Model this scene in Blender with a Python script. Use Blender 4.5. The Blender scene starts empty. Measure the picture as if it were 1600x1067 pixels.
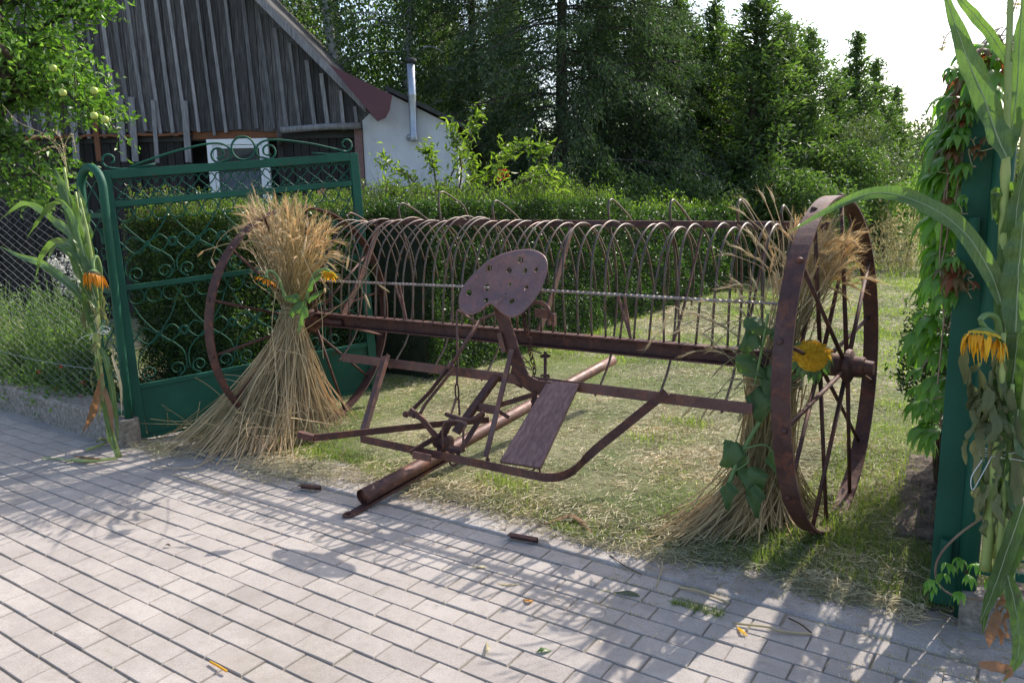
import bpy, math, random
import numpy as np
from mathutils import Matrix, Vector
rng=np.random.default_rng(7); random.seed(7)
SC=bpy.context.scene; COL=SC.collection
# ------------------------------------------------------------------ camera, sky, sun
F=1186.; TH=math.radians(10.1); ROLL=math.radians(1.29); CH=1.5; YAW=math.radians(34.0)
cy_,sy_=math.cos(YAW),math.sin(YAW)
def cam2w(v): return np.array([v[0]*cy_-v[1]*sy_, v[0]*sy_+v[1]*cy_, v[2]])
_f=np.array([0,math.cos(TH),-math.sin(TH)]); _r=np.array([1.,0,0]); _u=np.cross(_r,_f)
_r2=math.cos(ROLL)*_r-math.sin(ROLL)*_u; _u2=np.cross(_r2,_f)
CO=np.array([0,0,CH])
def S(px,py,ax,val):                       # survey: where the sight line through a pixel meets a plane x/y/z = val
    d=cam2w(_f*F+_r2*(px-800)-_u2*(py-533.5)); i='xyz'.index(ax)
    return CO+d*((val-CO[i])/d[i])
def D(px,py,Y):                            # survey: point at a given distance ahead of the camera
    dc=_f*F+_r2*(px-800)-_u2*(py-533.5); return CO+cam2w(dc)*(Y/dc[1])
cam=bpy.data.cameras.new('camera'); co=bpy.data.objects.new('camera',cam); COL.objects.link(co)
R,U,B=cam2w(_r2),cam2w(_u2),-cam2w(_f)
co.matrix_world=Matrix(((R[0],U[0],B[0],0),(R[1],U[1],B[1],0),(R[2],U[2],B[2],CH),(0,0,0,1)))
cam.sensor_width=36; cam.lens=F/1600*36; cam.clip_end=2000; cam.clip_start=.05
SC.camera=co
w=bpy.data.worlds.new('World'); SC.world=w; w.use_nodes=True
nt=w.node_tree; bg=nt.nodes['Background']; sky=nt.nodes.new('ShaderNodeTexSky'); sky.sky_type='NISHITA'
sky.sun_disc=False; sky.sun_elevation=math.radians(43.0); sky.sun_rotation=math.radians(11.5); sky.dust_density=2.5; sky.air_density=1.0; sky.ozone_density=1.0
nt.links.new(sky.outputs[0],bg.inputs[0]); bg.inputs[1].default_value=0.15
sl=bpy.data.lights.new('sun','SUN'); sl.energy=3.05; sl.angle=math.radians(.5); sl.color=(1,.93,.83)
so=bpy.data.objects.new('sun',sl); COL.objects.link(so); so.rotation_euler=Vector((.215,1.06,1.)).to_track_quat('Z','Y').to_euler(); so.location=(0,20,20)
SC.view_settings.view_transform='Standard'; SC.view_settings.look='None'; SC.view_settings.exposure=1.02; SC.view_settings.gamma=1
SC.cycles.max_bounces=6; SC.cycles.transparent_max_bounces=8; SC.cycles.transmission_bounces=4; SC.cycles.diffuse_bounces=3
try: SC.cycles.use_denoising=True
except Exception: pass

# ------------------------------------------------------------------ helpers
def new_empty(name,loc=(0,0,0)):
    o=bpy.data.objects.new(name,None); COL.objects.link(o); o.location=loc; o.empty_display_size=.1; return o
def tag(o,label=None,cat=None,group=None,kind=None):
    if label:o['label']=label
    if cat:o['category']=cat
    if group:o['group']=group
    if kind:o['kind']=kind
    return o
def thing(name,label,cat,loc=(0,0,0),group=None): return tag(new_empty(name,tuple(float(v) for v in loc)),label,cat,group)
def rootloc(o):
    v=np.zeros(3)
    while o is not None: v+=np.array(o.location); o=o.parent
    return v
def build(name,groups,mat,parent=None,smooth=False,bevel=0):
    """groups: list of (V (n,3), F (m,k)) given in world coordinates"""
    off=0;Vs=[];L=[];ls=[];lt=[];tot=0
    for V,Fc in groups:
        V=np.asarray(V,float).reshape(-1,3)
        Vs.append(V)
        if isinstance(Fc,np.ndarray): Fs=[Fc] if len(Fc) else []
        else:
            by={}
            for f in Fc: by.setdefault(len(f),[]).append(f)
            Fs=[np.array(v) for v in by.values()]
        for f in Fs:
            k=f.shape[1]; L.append((f+off).ravel()); n=len(f)
            ls.append(tot+np.arange(n)*k); lt.append(np.full(n,k)); tot+=n*k
        off+=len(V)
    V=np.concatenate(Vs)
    loc=rootloc(parent) if parent is not None else np.zeros(3)
    V=V-loc
    me=bpy.data.meshes.new(name); L=np.concatenate(L).astype(np.int32); ls=np.concatenate(ls).astype(np.int32); lt=np.concatenate(lt).astype(np.int32)
    me.vertices.add(len(V)); me.vertices.foreach_set('co',V.astype(np.float32).ravel())
    me.loops.add(len(L)); me.loops.foreach_set('vertex_index',L)
    me.polygons.add(len(ls)); me.polygons.foreach_set('loop_start',ls); me.polygons.foreach_set('loop_total',lt)
    me.update(calc_edges=True); me.validate()
    me.polygons.foreach_set('use_smooth',np.full(len(me.polygons),bool(smooth)))
    if mat: me.materials.append(mat)
    o=bpy.data.objects.new(name,me); COL.objects.link(o)
    if parent is not None:o.parent=parent
    if bevel:
        m=o.modifiers.new('bevel','BEVEL'); m.width=bevel; m.segments=2; m.limit_method='ANGLE'
    return o
def norm(v): return v/np.maximum(np.linalg.norm(v,axis=-1,keepdims=True),1e-9)
def tubes(P,r,k=5,caps=False):
    P=np.asarray(P,float)
    if P.ndim==2:P=P[None]
    n,m,_=P.shape; T=norm(np.gradient(P,axis=1))
    ref=np.zeros_like(T[:,:1]); a=np.abs(T.mean(1)); idx=a.argmin(1); ref[np.arange(n),0,idx]=1
    ref=np.repeat(ref,m,1); X=norm(np.cross(T,ref)); Y=np.cross(T,X)
    r=np.broadcast_to(np.asarray(r,float) if np.ndim(r)!=1 else (np.asarray(r)[None] if len(r)==m else np.asarray(r)[:,None]),(n,m))
    th=np.arange(k)*2*math.pi/k
    V=P[:,:,None]+r[:,:,None,None]*(np.cos(th)[:,None]*X[:,:,None]+np.sin(th)[:,None]*Y[:,:,None])
    i=np.arange(n)[:,None,None]*m*k+np.arange(m-1)[None,:,None]*k; j=np.arange(k)[None,None]; jn=(j+1)%k
    Fq=np.stack([i+j,i+jn,i+k+jn,i+k+j],-1).reshape(-1,4)
    V=V.reshape(-1,3)
    if caps:
        Fl=[tuple(f) for f in Fq]
        for q in range(n):
            Fl.append(tuple(q*m*k+np.arange(k)[::-1])); Fl.append(tuple(q*m*k+(m-1)*k+np.arange(k)))
        return V,Fl
    return V,Fq
def tube(P,r,k=8,caps=True): return tubes(np.asarray(P,float)[None],r,k,caps)
def ribbons(P,w,side,fold=0.):
    P=np.asarray(P,float); n,m,_=P.shape; side=np.asarray(side,float)
    if side.ndim==2: side=np.repeat(side[:,None],m,1)
    T=norm(np.gradient(P,axis=1)); side=norm(side-T*(side*T).sum(-1,keepdims=True)); N=np.cross(T,side)
    w=np.broadcast_to(w,(n,m))[...,None]
    if fold:
        V=np.stack([P-side*w/2,P-N*w*fold,P+side*w/2],2); k=3
    else: V=np.stack([P-side*w/2,P+side*w/2],2); k=2
    i=np.arange(n)[:,None,None]*m*k+np.arange(m-1)[None,:,None]*k; j=np.arange(k-1)[None,None]
    return V.reshape(-1,3),np.stack([i+j,i+j+1,i+k+j+1,i+k+j],-1).reshape(-1,4)
def leaves(C,size,nb=None,spread=1.,asp=.5,fold=.25,adir=None):
    """rhombic folded leaves: C centres (n,3)"""
    n=len(C); N=rng.normal(size=(n,3))*spread
    if nb is not None: N=N+nb
    N=norm(N); A=rng.normal(size=(n,3)) if adir is None else adir+rng.normal(size=(n,3))*.35
    A=norm(A-N*(A*N).sum(-1,keepdims=True)); Bv=np.cross(N,A)
    s=np.broadcast_to(size,(n,))*rng.uniform(.7,1.25,n); s=s[:,None]
    V=np.stack([C-A*s*.5, C+Bv*s*asp*.5+N*s*fold*.3-A*s*.05, C+A*s*.5-N*s*.1, C-Bv*s*asp*.5+N*s*fold*.3-A*s*.05],1)
    return V.reshape(-1,3),(np.arange(n)[:,None]*4+np.arange(4)[None])
def box(c,s,rot=None):
    c=np.array(c,float);h=np.array(s,float)/2
    v=np.array([[x,y,z] for z in(-1,1) for y in(-1,1) for x in(-1,1)])*h
    if rot is not None: v=v@np.asarray(rot).T
    return v+c,np.array([[0,2,3,1],[4,5,7,6],[0,1,5,4],[2,6,7,3],[0,4,6,2],[1,3,7,5]])
def boxes(C,Sz):
    v=np.array([[x,y,z] for z in(-1,1) for y in(-1,1) for x in(-1,1)])*.5
    V=np.asarray(C)[:,None]+v[None]*np.asarray(Sz)[:,None]
    f=np.array([[0,2,3,1],[4,5,7,6],[0,1,5,4],[2,6,7,3],[0,4,6,2],[1,3,7,5]])
    return V.reshape(-1,3),(np.arange(len(C))[:,None,None]*8+f[None]).reshape(-1,4)
def sweep(path,sec,up=(0,0,1)):
    """sweep a closed 2D section (side,up) along a path"""
    P=np.asarray(path,float);m=len(P);sec=np.asarray(sec,float);k=len(sec)
    T=norm(np.gradient(P,axis=0)); up=np.broadcast_to(np.asarray(up,float),(m,3))
    Sd=norm(np.cross(T,up));Up=np.cross(Sd,T)
    V=P[:,None]+sec[None,:,:1]*Sd[:,None]+sec[None,:,1:]*Up[:,None]
    Fl=[(i*k+j,i*k+(j+1)%k,(i+1)*k+(j+1)%k,(i+1)*k+j) for i in range(m-1) for j in range(k)]
    Fl.append(tuple(range(k))[::-1]);Fl.append(tuple((m-1)*k+j for j in range(k)))
    return V.reshape(-1,3),Fl
def rect(w,h,dx=0,dy=0): return [(-w/2+dx,-h/2+dy),(w/2+dx,-h/2+dy),(w/2+dx,h/2+dy),(-w/2+dx,h/2+dy)]
def bar(p,q,w,h,up=(0,0,1)): return sweep([p,q],rect(w,h),up)
def ell(w,h,t): # angle-iron section: horizontal flange w, vertical flange h (down)
    return [(-w/2,-h),(-w/2+t,-h),(-w/2+t,-t),(w/2,-t),(w/2,0),(-w/2,0)]
def bez(pts,n=24):
    """Catmull-Rom through points"""
    P=np.asarray(pts,float); P=np.vstack([2*P[0]-P[1],P,2*P[-1]-P[-2]]); out=[]
    seg=len(P)-3
    for t in np.linspace(0,seg-1e-6,n):
        i=int(t);u=t-i;a,b,c,d=P[i:i+4]
        out.append(.5*((2*b)+(-a+c)*u+(2*a-5*b+4*c-d)*u*u+(-a+3*b-3*c+d)*u**3))
    return np.array(out)
def lathe(c,prof,axis=(0,0,1),k=20):
    ax=norm(np.array(axis,float)); ref=np.array([1.,0,0]) if abs(ax[0])<.8 else np.array([0,1.,0])
    X=norm(np.cross(ax,ref));Y=np.cross(ax,X); th=np.arange(k)*2*math.pi/k
    V=np.concatenate([np.array(c)+ax*h+r*(np.cos(th)[:,None]*X+np.sin(th)[:,None]*Y) for r,h in prof]); m=len(prof)
    Fl=[(i*k+j,i*k+(j+1)%k,(i+1)*k+(j+1)%k,(i+1)*k+j) for i in range(m-1) for j in range(k)]
    Fl.append(tuple(range(k))[::-1]);Fl.append(tuple((m-1)*k+j for j in range(k)))
    return V,Fl
_ph=rng.uniform(0,6.28,(6,3)); _fr=rng.normal(size=(6,3))
def noise(P,sc=1.):
    P=np.asarray(P)*sc; out=0
    for i in range(6): out=out+np.sin(P@(_fr[i]*(1+.35*i))+_ph[i,0])
    return out/6
# ------------------------------------------------------------------ materials
def mat(name): 
    m=bpy.data.materials.new(name); m.use_nodes=True; return m,m.node_tree,m.node_tree.nodes['Principled BSDF']
def ramp(nt,fac,stops,interp='LINEAR'):
    r=nt.nodes.new('ShaderNodeValToRGB'); r.color_ramp.interpolation=interp
    e=r.color_ramp.elements
    while len(e)<len(stops): e.new(.5)
    for x,(p,c) in zip(e,stops): x.position=p; x.color=(*c,1) if len(c)==3 else c
    nt.links.new(fac,r.inputs[0]); return r.outputs[0]
def coord(nt,scale=(1,1,1)):
    t=nt.nodes.new('ShaderNodeTexCoord'); m=nt.nodes.new('ShaderNodeMapping'); m.inputs['Scale'].default_value=scale
    nt.links.new(t.outputs['Object'],m.inputs[0]); return m.outputs[0]
def tnoise(nt,vec,scale,detail=6,rough=.6,dist=0):
    n=nt.nodes.new('ShaderNodeTexNoise'); n.inputs['Scale'].default_value=scale; n.inputs['Detail'].default_value=detail; n.inputs['Roughness'].default_value=rough; n.inputs['Distortion'].default_value=dist
    nt.links.new(vec,n.inputs['Vector']); return n.outputs['Fac']
def mix(nt,a,b,fac,mode='MIX'):
    m=nt.nodes.new('ShaderNodeMix'); m.data_type='RGBA'; m.blend_type=mode
    for sock,v in ((m.inputs['Factor'],fac),(m.inputs['A'],a),(m.inputs['B'],b)):
        if hasattr(v,'links'): nt.links.new(v,sock)
        elif isinstance(v,tuple): sock.default_value=(*v,1)
        else: sock.default_value=v
    return m.outputs['Result']
def bump(nt,bs,h,st=.3,dist=.01):
    b=nt.nodes.new('ShaderNodeBump'); b.inputs['Strength'].default_value=st; b.inputs['Distance'].default_value=dist
    nt.links.new(h,b.inputs['Height']); nt.links.new(b.outputs[0],bs.inputs['Normal'])
def island(nt):
    g=nt.nodes.new('ShaderNodeNewGeometry'); return g.outputs['Random Per Island']
def leafmat(name,stops,trans=.45,rough=.45,tcol=None,spec=.5,stripe=None):
    m,nt,bs=mat(name); c=ramp(nt,island(nt),stops); v=coord(nt)
    n=tnoise(nt,v,1.6,3); c=mix(nt,c,ramp(nt,n,[(.35,(.55,.6,.5)),(.65,(1.15,1.1,1.05))]),1.,'MULTIPLY')
    if stripe:
        n2=tnoise(nt,coord(nt,stripe),8,2); c=mix(nt,c,ramp(nt,n2,[(.35,(.75,.8,.7)),(.6,(1.1,1.1,1.05))]),1.,'MULTIPLY')
    nt.links.new(c,bs.inputs['Base Color']); bs.inputs['Roughness'].default_value=rough; bs.inputs['Specular IOR Level'].default_value=spec
    tr=nt.nodes.new('ShaderNodeBsdfTranslucent'); tc=mix(nt,c,tcol or (1.6,1.9,.6),1.,'MULTIPLY'); nt.links.new(tc,tr.inputs[0])
    ms=nt.nodes.new('ShaderNodeMixShader'); ms.inputs[0].default_value=trans
    nt.links.new(bs.outputs[0],ms.inputs[1]); nt.links.new(tr.outputs[0],ms.inputs[2])
    nt.links.new(ms.outputs[0],nt.nodes['Material Output'].inputs[0]); return m
def simple(name,stops,scale=5,rough=.7,metal=0,bst=.2,bdist=.004,vscale=(1,1,1),detail=6,isl=0.,spec=.5,bscale=None):
    m,nt,bs=mat(name); v=coord(nt,vscale); n=tnoise(nt,v,scale,detail); c=ramp(nt,n,stops)
    if isl: c=mix(nt,c,ramp(nt,island(nt),[(0,(1-isl,)*3),(1,(1+isl,)*3)]),1.,'MULTIPLY')
    nt.links.new(c,bs.inputs['Base Color']); bs.inputs['Roughness'].default_value=rough; bs.inputs['Metallic'].default_value=metal; bs.inputs['Specular IOR Level'].default_value=spec
    bump(nt,bs,tnoise(nt,v,(bscale or scale*4),5),bst,bdist); return m
M={}
def rusty(name,a,b,o,dust,metal=.2,rough=.7):
    m,nt,bs=mat(name); v=coord(nt)
    c=ramp(nt,tnoise(nt,v,5,9,.7),[(.36,tuple(x*1.1 for x in a)),(.60,b)])
    c=mix(nt,c,o,ramp(nt,tnoise(nt,v,15,8,.75,.6),[(.49,(0,0,0)),(.62,(.9,.9,.9))]))
    c=mix(nt,c,tuple(x*.35 for x in a),ramp(nt,tnoise(nt,v,48,6,.8),[(.56,(0,0,0)),(.66,(.7,.7,.7))]))
    c=mix(nt,c,dust,ramp(nt,tnoise(nt,v,2.2,7,.7),[(.52,(0,0,0)),(.72,(.5,.5,.5))]))
    nt.links.new(c,bs.inputs['Base Color']); bs.inputs['Metallic'].default_value=metal
    r=nt.nodes.new('ShaderNodeMapRange'); r.inputs[3].default_value=rough-.25; r.inputs[4].default_value=rough+.2; nt.links.new(tnoise(nt,v,12,6),r.inputs[0]); nt.links.new(r.outputs[0],bs.inputs['Roughness'])
    bump(nt,bs,tnoise(nt,v,75,7,.75),.6,.003); return m
M['rust']=rusty('rusty_iron',(.050,.022,.020),(.088,.038,.033),(.15,.055,.032),(.13,.095,.085))
M['rust_light']=rusty('worn_rusty_iron',(.085,.042,.038),(.14,.072,.064),(.20,.085,.055),(.19,.15,.135),.25,.6)
M['seat']=rusty('seat_iron',(.135,.070,.068),(.185,.105,.10),(.26,.115,.095),(.26,.20,.195),.15,.5)
M['pole']=rusty('pole_iron',(.075,.034,.027),(.125,.060,.048),(.22,.09,.055),(.20,.14,.12),.2,.55)
M['tine']=simple('tine_steel',[(.3,(.055,.038,.034)),(.5,(.11,.088,.08)),(.62,(.13,.068,.048)),(.8,(.17,.14,.125))],14,.42,.45,.2,.001,bscale=80)
m,nt,bs=mat('green_paint'); v=coord(nt)
c=ramp(nt,tnoise(nt,v,3,5),[(.3,(.005,.060,.036)),(.7,(.008,.095,.056))])
c=mix(nt,c,(.028,.115,.082),ramp(nt,tnoise(nt,v,1.4,7,.7),[(.45,(0,0,0)),(.75,(.55,.55,.55))]))
c=mix(nt,c,(.10,.045,.022),ramp(nt,tnoise(nt,v,13,9,.75),[(.62,(0,0,0)),(.66,(.85,.85,.85))])); nt.links.new(c,bs.inputs['Base Color']); bs.inputs['Roughness'].default_value=.6; bs.inputs['Specular IOR Level'].default_value=.35; bump(nt,bs,tnoise(nt,v,50,6),.35,.002); M['green']=m
M['weathered_wood']=simple('weathered_boards',[(.3,(.032,.029,.029)),(.5,(.072,.066,.066)),(.7,(.14,.13,.13))],6,.85,0,.7,.008,(9,9,.7),isl=.45,bscale=20)
M['batten']=simple('weathered_battens',[(.3,(.12,.112,.115)),(.5,(.20,.19,.195)),(.7,(.31,.295,.30))],6,.85,0,.5,.006,(9,9,.8),isl=.5,bscale=20)
M['plank']=simple('old_plank',[(.3,(.13,.066,.062)),(.5,(.20,.11,.10)),(.7,(.29,.17,.15))],10,.75,0,.6,.003,(7,.9,3),bscale=22,isl=.1)
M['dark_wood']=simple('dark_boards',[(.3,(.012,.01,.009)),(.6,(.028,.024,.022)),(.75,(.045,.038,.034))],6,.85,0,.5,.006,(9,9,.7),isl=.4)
M['rusty_sill']=simple('rusty_sill',[(.3,(.12,.05,.025)),(.5,(.20,.075,.03)),(.7,(.10,.06,.045))],20,.9,0,.6,.01)
M['plaster']=simple('white_plaster',[(.3,(.38,.37,.37)),(.45,(.58,.57,.60)),(.6,(.66,.65,.68)),(.75,(.70,.69,.72))],2.2,.85,0,.4,.01,(1,1,.45),bscale=14)
M['white']=simple('white_paint',[(.3,(.72,.73,.76)),(.7,(.8,.8,.82))],6,.4)
M['roof_red']=simple('red_sheet_roof',[(.3,(.075,.018,.02)),(.7,(.115,.03,.03))],4,.5)
M['roof_felt']=simple('roofing_felt',[(.3,(.03,.03,.03)),(.7,(.07,.065,.06))],14,.9)
M['zinc']=simple('zinc_pipe',[(.3,(.30,.33,.38)),(.7,(.42,.45,.50))],4,.35,.6)
M['black']=simple('black_metal_and_backing',[(.3,(.01,.01,.01)),(.7,(.03,.03,.03))],6,.6)
m,nt,bs=mat('window_glass'); bs.inputs['Base Color'].default_value=(.05,.07,.08,1); bs.inputs['Roughness'].default_value=.06; bs.inputs['Alpha'].default_value=.35; M['glass']=m
M['curtain']=simple('lace_curtain',[(.3,(.35,.42,.50)),(.6,(.55,.62,.70))],60,.9)
M['concrete']=simple('kerb_concrete',[(.3,(.15,.125,.105)),(.5,(.27,.235,.20)),(.7,(.42,.37,.32))],34,.95,0,.9,.02,bscale=60)
M['bark']=simple('bark',[(.3,(.035,.026,.02)),(.6,(.08,.06,.048))],9,.95,0,.8,.03,(3,3,1))
M['birch_bark']=simple('birch_bark',[(.36,(.05,.045,.04)),(.44,(.40,.38,.35)),(.7,(.55,.53,.50))],5,.8,0,.3,.01,(1,1,3))
M['twig']=simple('twig_wood',[(.3,(.05,.035,.02)),(.6,(.10,.07,.04))],20,.9)
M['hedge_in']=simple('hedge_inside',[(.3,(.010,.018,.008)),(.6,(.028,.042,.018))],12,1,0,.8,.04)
# ---- ground, lawn, paving
m,nt,bs=mat('lawn'); v=coord(nt)
dry=ramp(nt,tnoise(nt,v,30,8,.7),[(.3,(.17,.15,.08)),(.5,(.36,.325,.20)),(.7,(.58,.52,.35))])
grn=ramp(nt,tnoise(nt,v,40,8,.7),[(.3,(.055,.075,.02)),(.6,(.18,.22,.075))])
c=mix(nt,dry,grn,ramp(nt,tnoise(nt,v,1.1,6,.65),[(.36,(0,0,0)),(.58,(1,1,1))]))
nt.links.new(c,bs.inputs['Base Color']); bs.inputs['Roughness'].default_value=1; bump(nt,bs,tnoise(nt,v,25,8,.8),.9,.05); M['lawn']=m
M['soil']=simple('soil',[(.3,(.07,.052,.04)),(.5,(.13,.10,.08)),(.7,(.20,.165,.13))],9,1,0,.9,.03,bscale=35)
m,nt,bs=mat('paver'); v=coord(nt)
c=ramp(nt,island(nt),[(0,(.350,.314,.288)),(.5,(.378,.341,.314)),(1,(.405,.368,.338))])
c=mix(nt,c,ramp(nt,tnoise(nt,v,260,4,.8),[(.34,(.70,.69,.68)),(.5,(1,1,1)),(.66,(1.2,1.18,1.15))]),1.,'MULTIPLY')
c=mix(nt,c,ramp(nt,tnoise(nt,v,3.1,6,.65),[(.3,(.85,.84,.83)),(.6,(1.05,1.04,1.03))]),1.,'MULTIPLY')
c=mix(nt,c,ramp(nt,tnoise(nt,v,22,5,.75),[(.3,(.86,.85,.83)),(.5,(1,1,1))]),1.,'MULTIPLY')
c=mix(nt,c,(.235,.20,.165),ramp(nt,tnoise(nt,v,1.15,8,.72),[(.53,(0,0,0)),(.70,(.65,.65,.65))]))
c=mix(nt,c,(.16,.135,.115),ramp(nt,tnoise(nt,v,11,8,.8),[(.64,(0,0,0)),(.72,(.6,.6,.6))]))
nt.links.new(c,bs.inputs['Base Color']); bs.inputs['Roughness'].default_value=.92; bump(nt,bs,tnoise(nt,v,150,5,.85),.6,.004); M['paver']=m
m,nt,bs=mat('apron'); v=coord(nt)
c=ramp(nt,tnoise(nt,v,6,8,.7),[(.3,(.28,.25,.23)),(.5,(.38,.345,.32)),(.7,(.46,.42,.39))])
c=mix(nt,c,ramp(nt,tnoise(nt,v,120,4,.8),[(.3,(.7,.7,.7)),(.6,(1.1,1.1,1.1))]),1.,'MULTIPLY')
c=mix(nt,c,(.25,.205,.16),ramp(nt,tnoise(nt,v,2.3,7,.7),[(.5,(0,0,0)),(.68,(.8,.8,.8))]))
nt.links.new(c,bs.inputs['Base Color']); bs.inputs['Roughness'].default_value=.95; bump(nt,bs,tnoise(nt,v,60,6,.8),.6,.01); M['apron']=m
M['joint']=simple('joint_sand',[(.3,(.17,.15,.125)),(.5,(.26,.23,.195)),(.62,(.17,.17,.11)),(.7,(.32,.29,.25))],9,1,0,.8,.01)
# ---- plant materials
G3=lambda a,b,c:[(0,a),(.5,b),(1,c)]
M['box_leaf']=leafmat('boxwood_leaf',G3((.022,.050,.014),(.042,.088,.024),(.085,.145,.04)),.40,.36)
M['box_young']=leafmat('young_boxwood_leaf',G3((.09,.15,.03),(.12,.20,.035),(.17,.24,.05)),.5,.35)
M['straw_low']=leafmat('weathered_straw',G3((.44,.31,.16),(.62,.46,.26),(.78,.62,.40)),.22,.5,(1.15,1.1,.85))
M['rod']=simple('bright_twisted_steel',[(.3,(.16,.12,.105)),(.5,(.30,.25,.23)),(.7,(.36,.31,.29))],12,.45,.3)
M['spruce']=leafmat('spruce_needles',G3((.045,.078,.042),(.072,.118,.060),(.12,.17,.085)),.38,.5,(1.3,1.6,.7))
M['thuja']=leafmat('thuja_sprays',G3((.048,.088,.036),(.085,.145,.055),(.15,.21,.085)),.45,.5)
M['birch']=leafmat('birch_leaf',G3((.055,.10,.04),(.09,.15,.055),(.14,.21,.08)),.48,.4)
M['apple']=leafmat('apple_leaf',G3((.06,.13,.03),(.11,.21,.05),(.20,.31,.10)),.5,.35)
M['shrub']=leafmat('pale_shrub_leaf',G3((.09,.15,.03),(.16,.23,.05),(.24,.30,.09)),.5,.4)
M['weed']=leafmat('garden_leaf',G3((.09,.16,.05),(.15,.24,.08),(.25,.34,.15)),.5,.4)
M['far_leaf']=leafmat('far_leaf',G3((.05,.075,.045),(.085,.115,.07),(.13,.16,.11)),.35,.5)
M['creeper']=leafmat('creeper_leaf',G3((.11,.24,.035),(.17,.35,.065),(.26,.44,.11)),.5,.38)
M['creeper_red']=leafmat('reddening_creeper_leaf',G3((.32,.07,.04),(.24,.13,.05),(.16,.15,.05)),.45,.45,(1.6,1.2,.7))
M['midrib']=simple('corn_midrib',[(.3,(.26,.32,.16)),(.7,(.38,.43,.24))],9,.6)
M['corn']=leafmat('corn_leaf',G3((.09,.15,.06),(.13,.205,.08),(.18,.25,.12)),.40,.4,(1.4,1.7,.6),stripe=(30,30,1))
M['corn_stalk']=simple('corn_stalk',[(.3,(.22,.30,.08)),(.6,(.34,.40,.12)),(.8,(.45,.40,.15))],5,.5,bst=.2)
M['dry_leaf']=leafmat('withered_leaf',G3((.15,.17,.08),(.24,.25,.12),(.32,.31,.17)),.3,.7,(1.2,1.2,.8))
M['brown_leaf']=leafmat('dry_brown_leaf',G3((.25,.12,.06),(.34,.19,.11),(.45,.28,.18)),.4,.7,(1.3,1.1,.8))
M['sun_leaf']=leafmat('sunflower_leaf',G3((.06,.12,.045),(.09,.165,.06),(.15,.22,.09)),.36,.6)
M['petal']=leafmat('yellow_petal',G3((.75,.36,.01),(.85,.48,.015),(.90,.58,.03)),.35,.6,(1.2,1.1,.5))
M['orange_petal']=leafmat('orange_petal',G3((.6,.22,.01),(.72,.30,.01),(.8,.38,.02)),.35,.6,(1.2,1.1,.5))
M['floret']=simple('sunflower_florets',[(.3,(.45,.24,.01)),(.5,(.72,.45,.02)),(.7,(.85,.62,.06))],70,.8,bst=.9,bdist=.01)
M['straw']=leafmat('straw',G3((.50,.38,.23),(.68,.54,.35),(.82,.69,.48)),.35,.45,(1.2,1.1,.8))
M['ear']=leafmat('grain_ear',G3((.52,.39,.24),(.68,.53,.35),(.80,.66,.46)),.4,.6,(1.2,1.1,.8))
M['straw_pale']=leafmat('pale_straw',G3((.46,.37,.23),(.60,.50,.33),(.74,.63,.45)),.3,.5,(1.2,1.1,.8))
M['grass']=leafmat('grass_blade',G3((.13,.18,.05),(.20,.26,.08),(.31,.34,.14)),.45,.5)
M['hay']=leafmat('mown_hay',G3((.42,.36,.22),(.60,.53,.35),(.76,.69,.50)),.25,.6,(1.2,1.15,.8))
M['stem']=simple('green_stem',[(.3,(.10,.17,.05)),(.7,(.17,.26,.08))],9,.6)
M['vine_stem']=simple('vine_stem',[(.3,(.18,.10,.08)),(.7,(.30,.22,.14))],9,.6)
M['string']=simple('white_string',[(.3,(.6,.6,.58)),(.7,(.75,.75,.72))],30,.9)
M['wire']=simple('galvanised_wire',[(.3,(.22,.23,.23)),(.7,(.36,.37,.37))],30,.5,.5)
M['apple_fruit']=simple('green_apple',[(.3,(.35,.45,.08)),(.7,(.5,.55,.14))],8,.35)
M['white_petal']=leafmat('white_phlox',G3((.6,.6,.62),(.7,.7,.72),(.8,.8,.8)),.3,.6,(1,1,1))
M['red_petal']=leafmat('orange_marigold',G3((.65,.08,.02),(.75,.16,.02),(.7,.05,.04)),.3,.6,(1,1,1))
M['pink_petal']=leafmat('pink_flower',G3((.65,.2,.25),(.75,.3,.35),(.7,.25,.3)),.3,.6,(1,1,1))
# ================================================================== THE GROUND
def struct(o): o['kind']='structure'; return o
def plane(x0,x1,y0,y1,z,nx=1,ny=1,h=None):
    X,Y=np.meshgrid(np.linspace(x0,x1,nx+1),np.linspace(y0,y1,ny+1)); V=np.stack([X.ravel(),Y.ravel(),np.full(X.size,z)],1)
    if h is not None: V[:,2]+=h(V)
    i=np.arange(ny)[:,None]*(nx+1)+np.arange(nx)[None]
    return V,np.stack([i,i+1,i+nx+2,i+nx+1],-1).reshape(-1,4)
struct(build('ground',[plane(-400,400,-400,400,-.05)],M['lawn']))
def EDGE(x): return 2.93+.05*np.sin(x*1.7+1)+.035*np.sin(x*5.3)+.02*np.sin(x*13.)          # ragged front edge of the grass
def lh(V):
    y=V[:,1]; e=np.clip((y-EDGE(V[:,0]))/.25,0,1); return -.012+e*.03+noise(V*[1,1,0],2.2)*.012*e
struct(build('lawn',[plane(-40,30,2.62,60,0,500,1,None) if False else plane(-9,3,2.62,9,0,340,180,lh)],M['lawn'],smooth=True))
struct(build('field',[plane(-90,-9,3.4,140,0,10,10),plane(-9,3,9,140,.006,12,60),plane(3,120,2.62,140,0,10,10)],M['lawn']))
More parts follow.
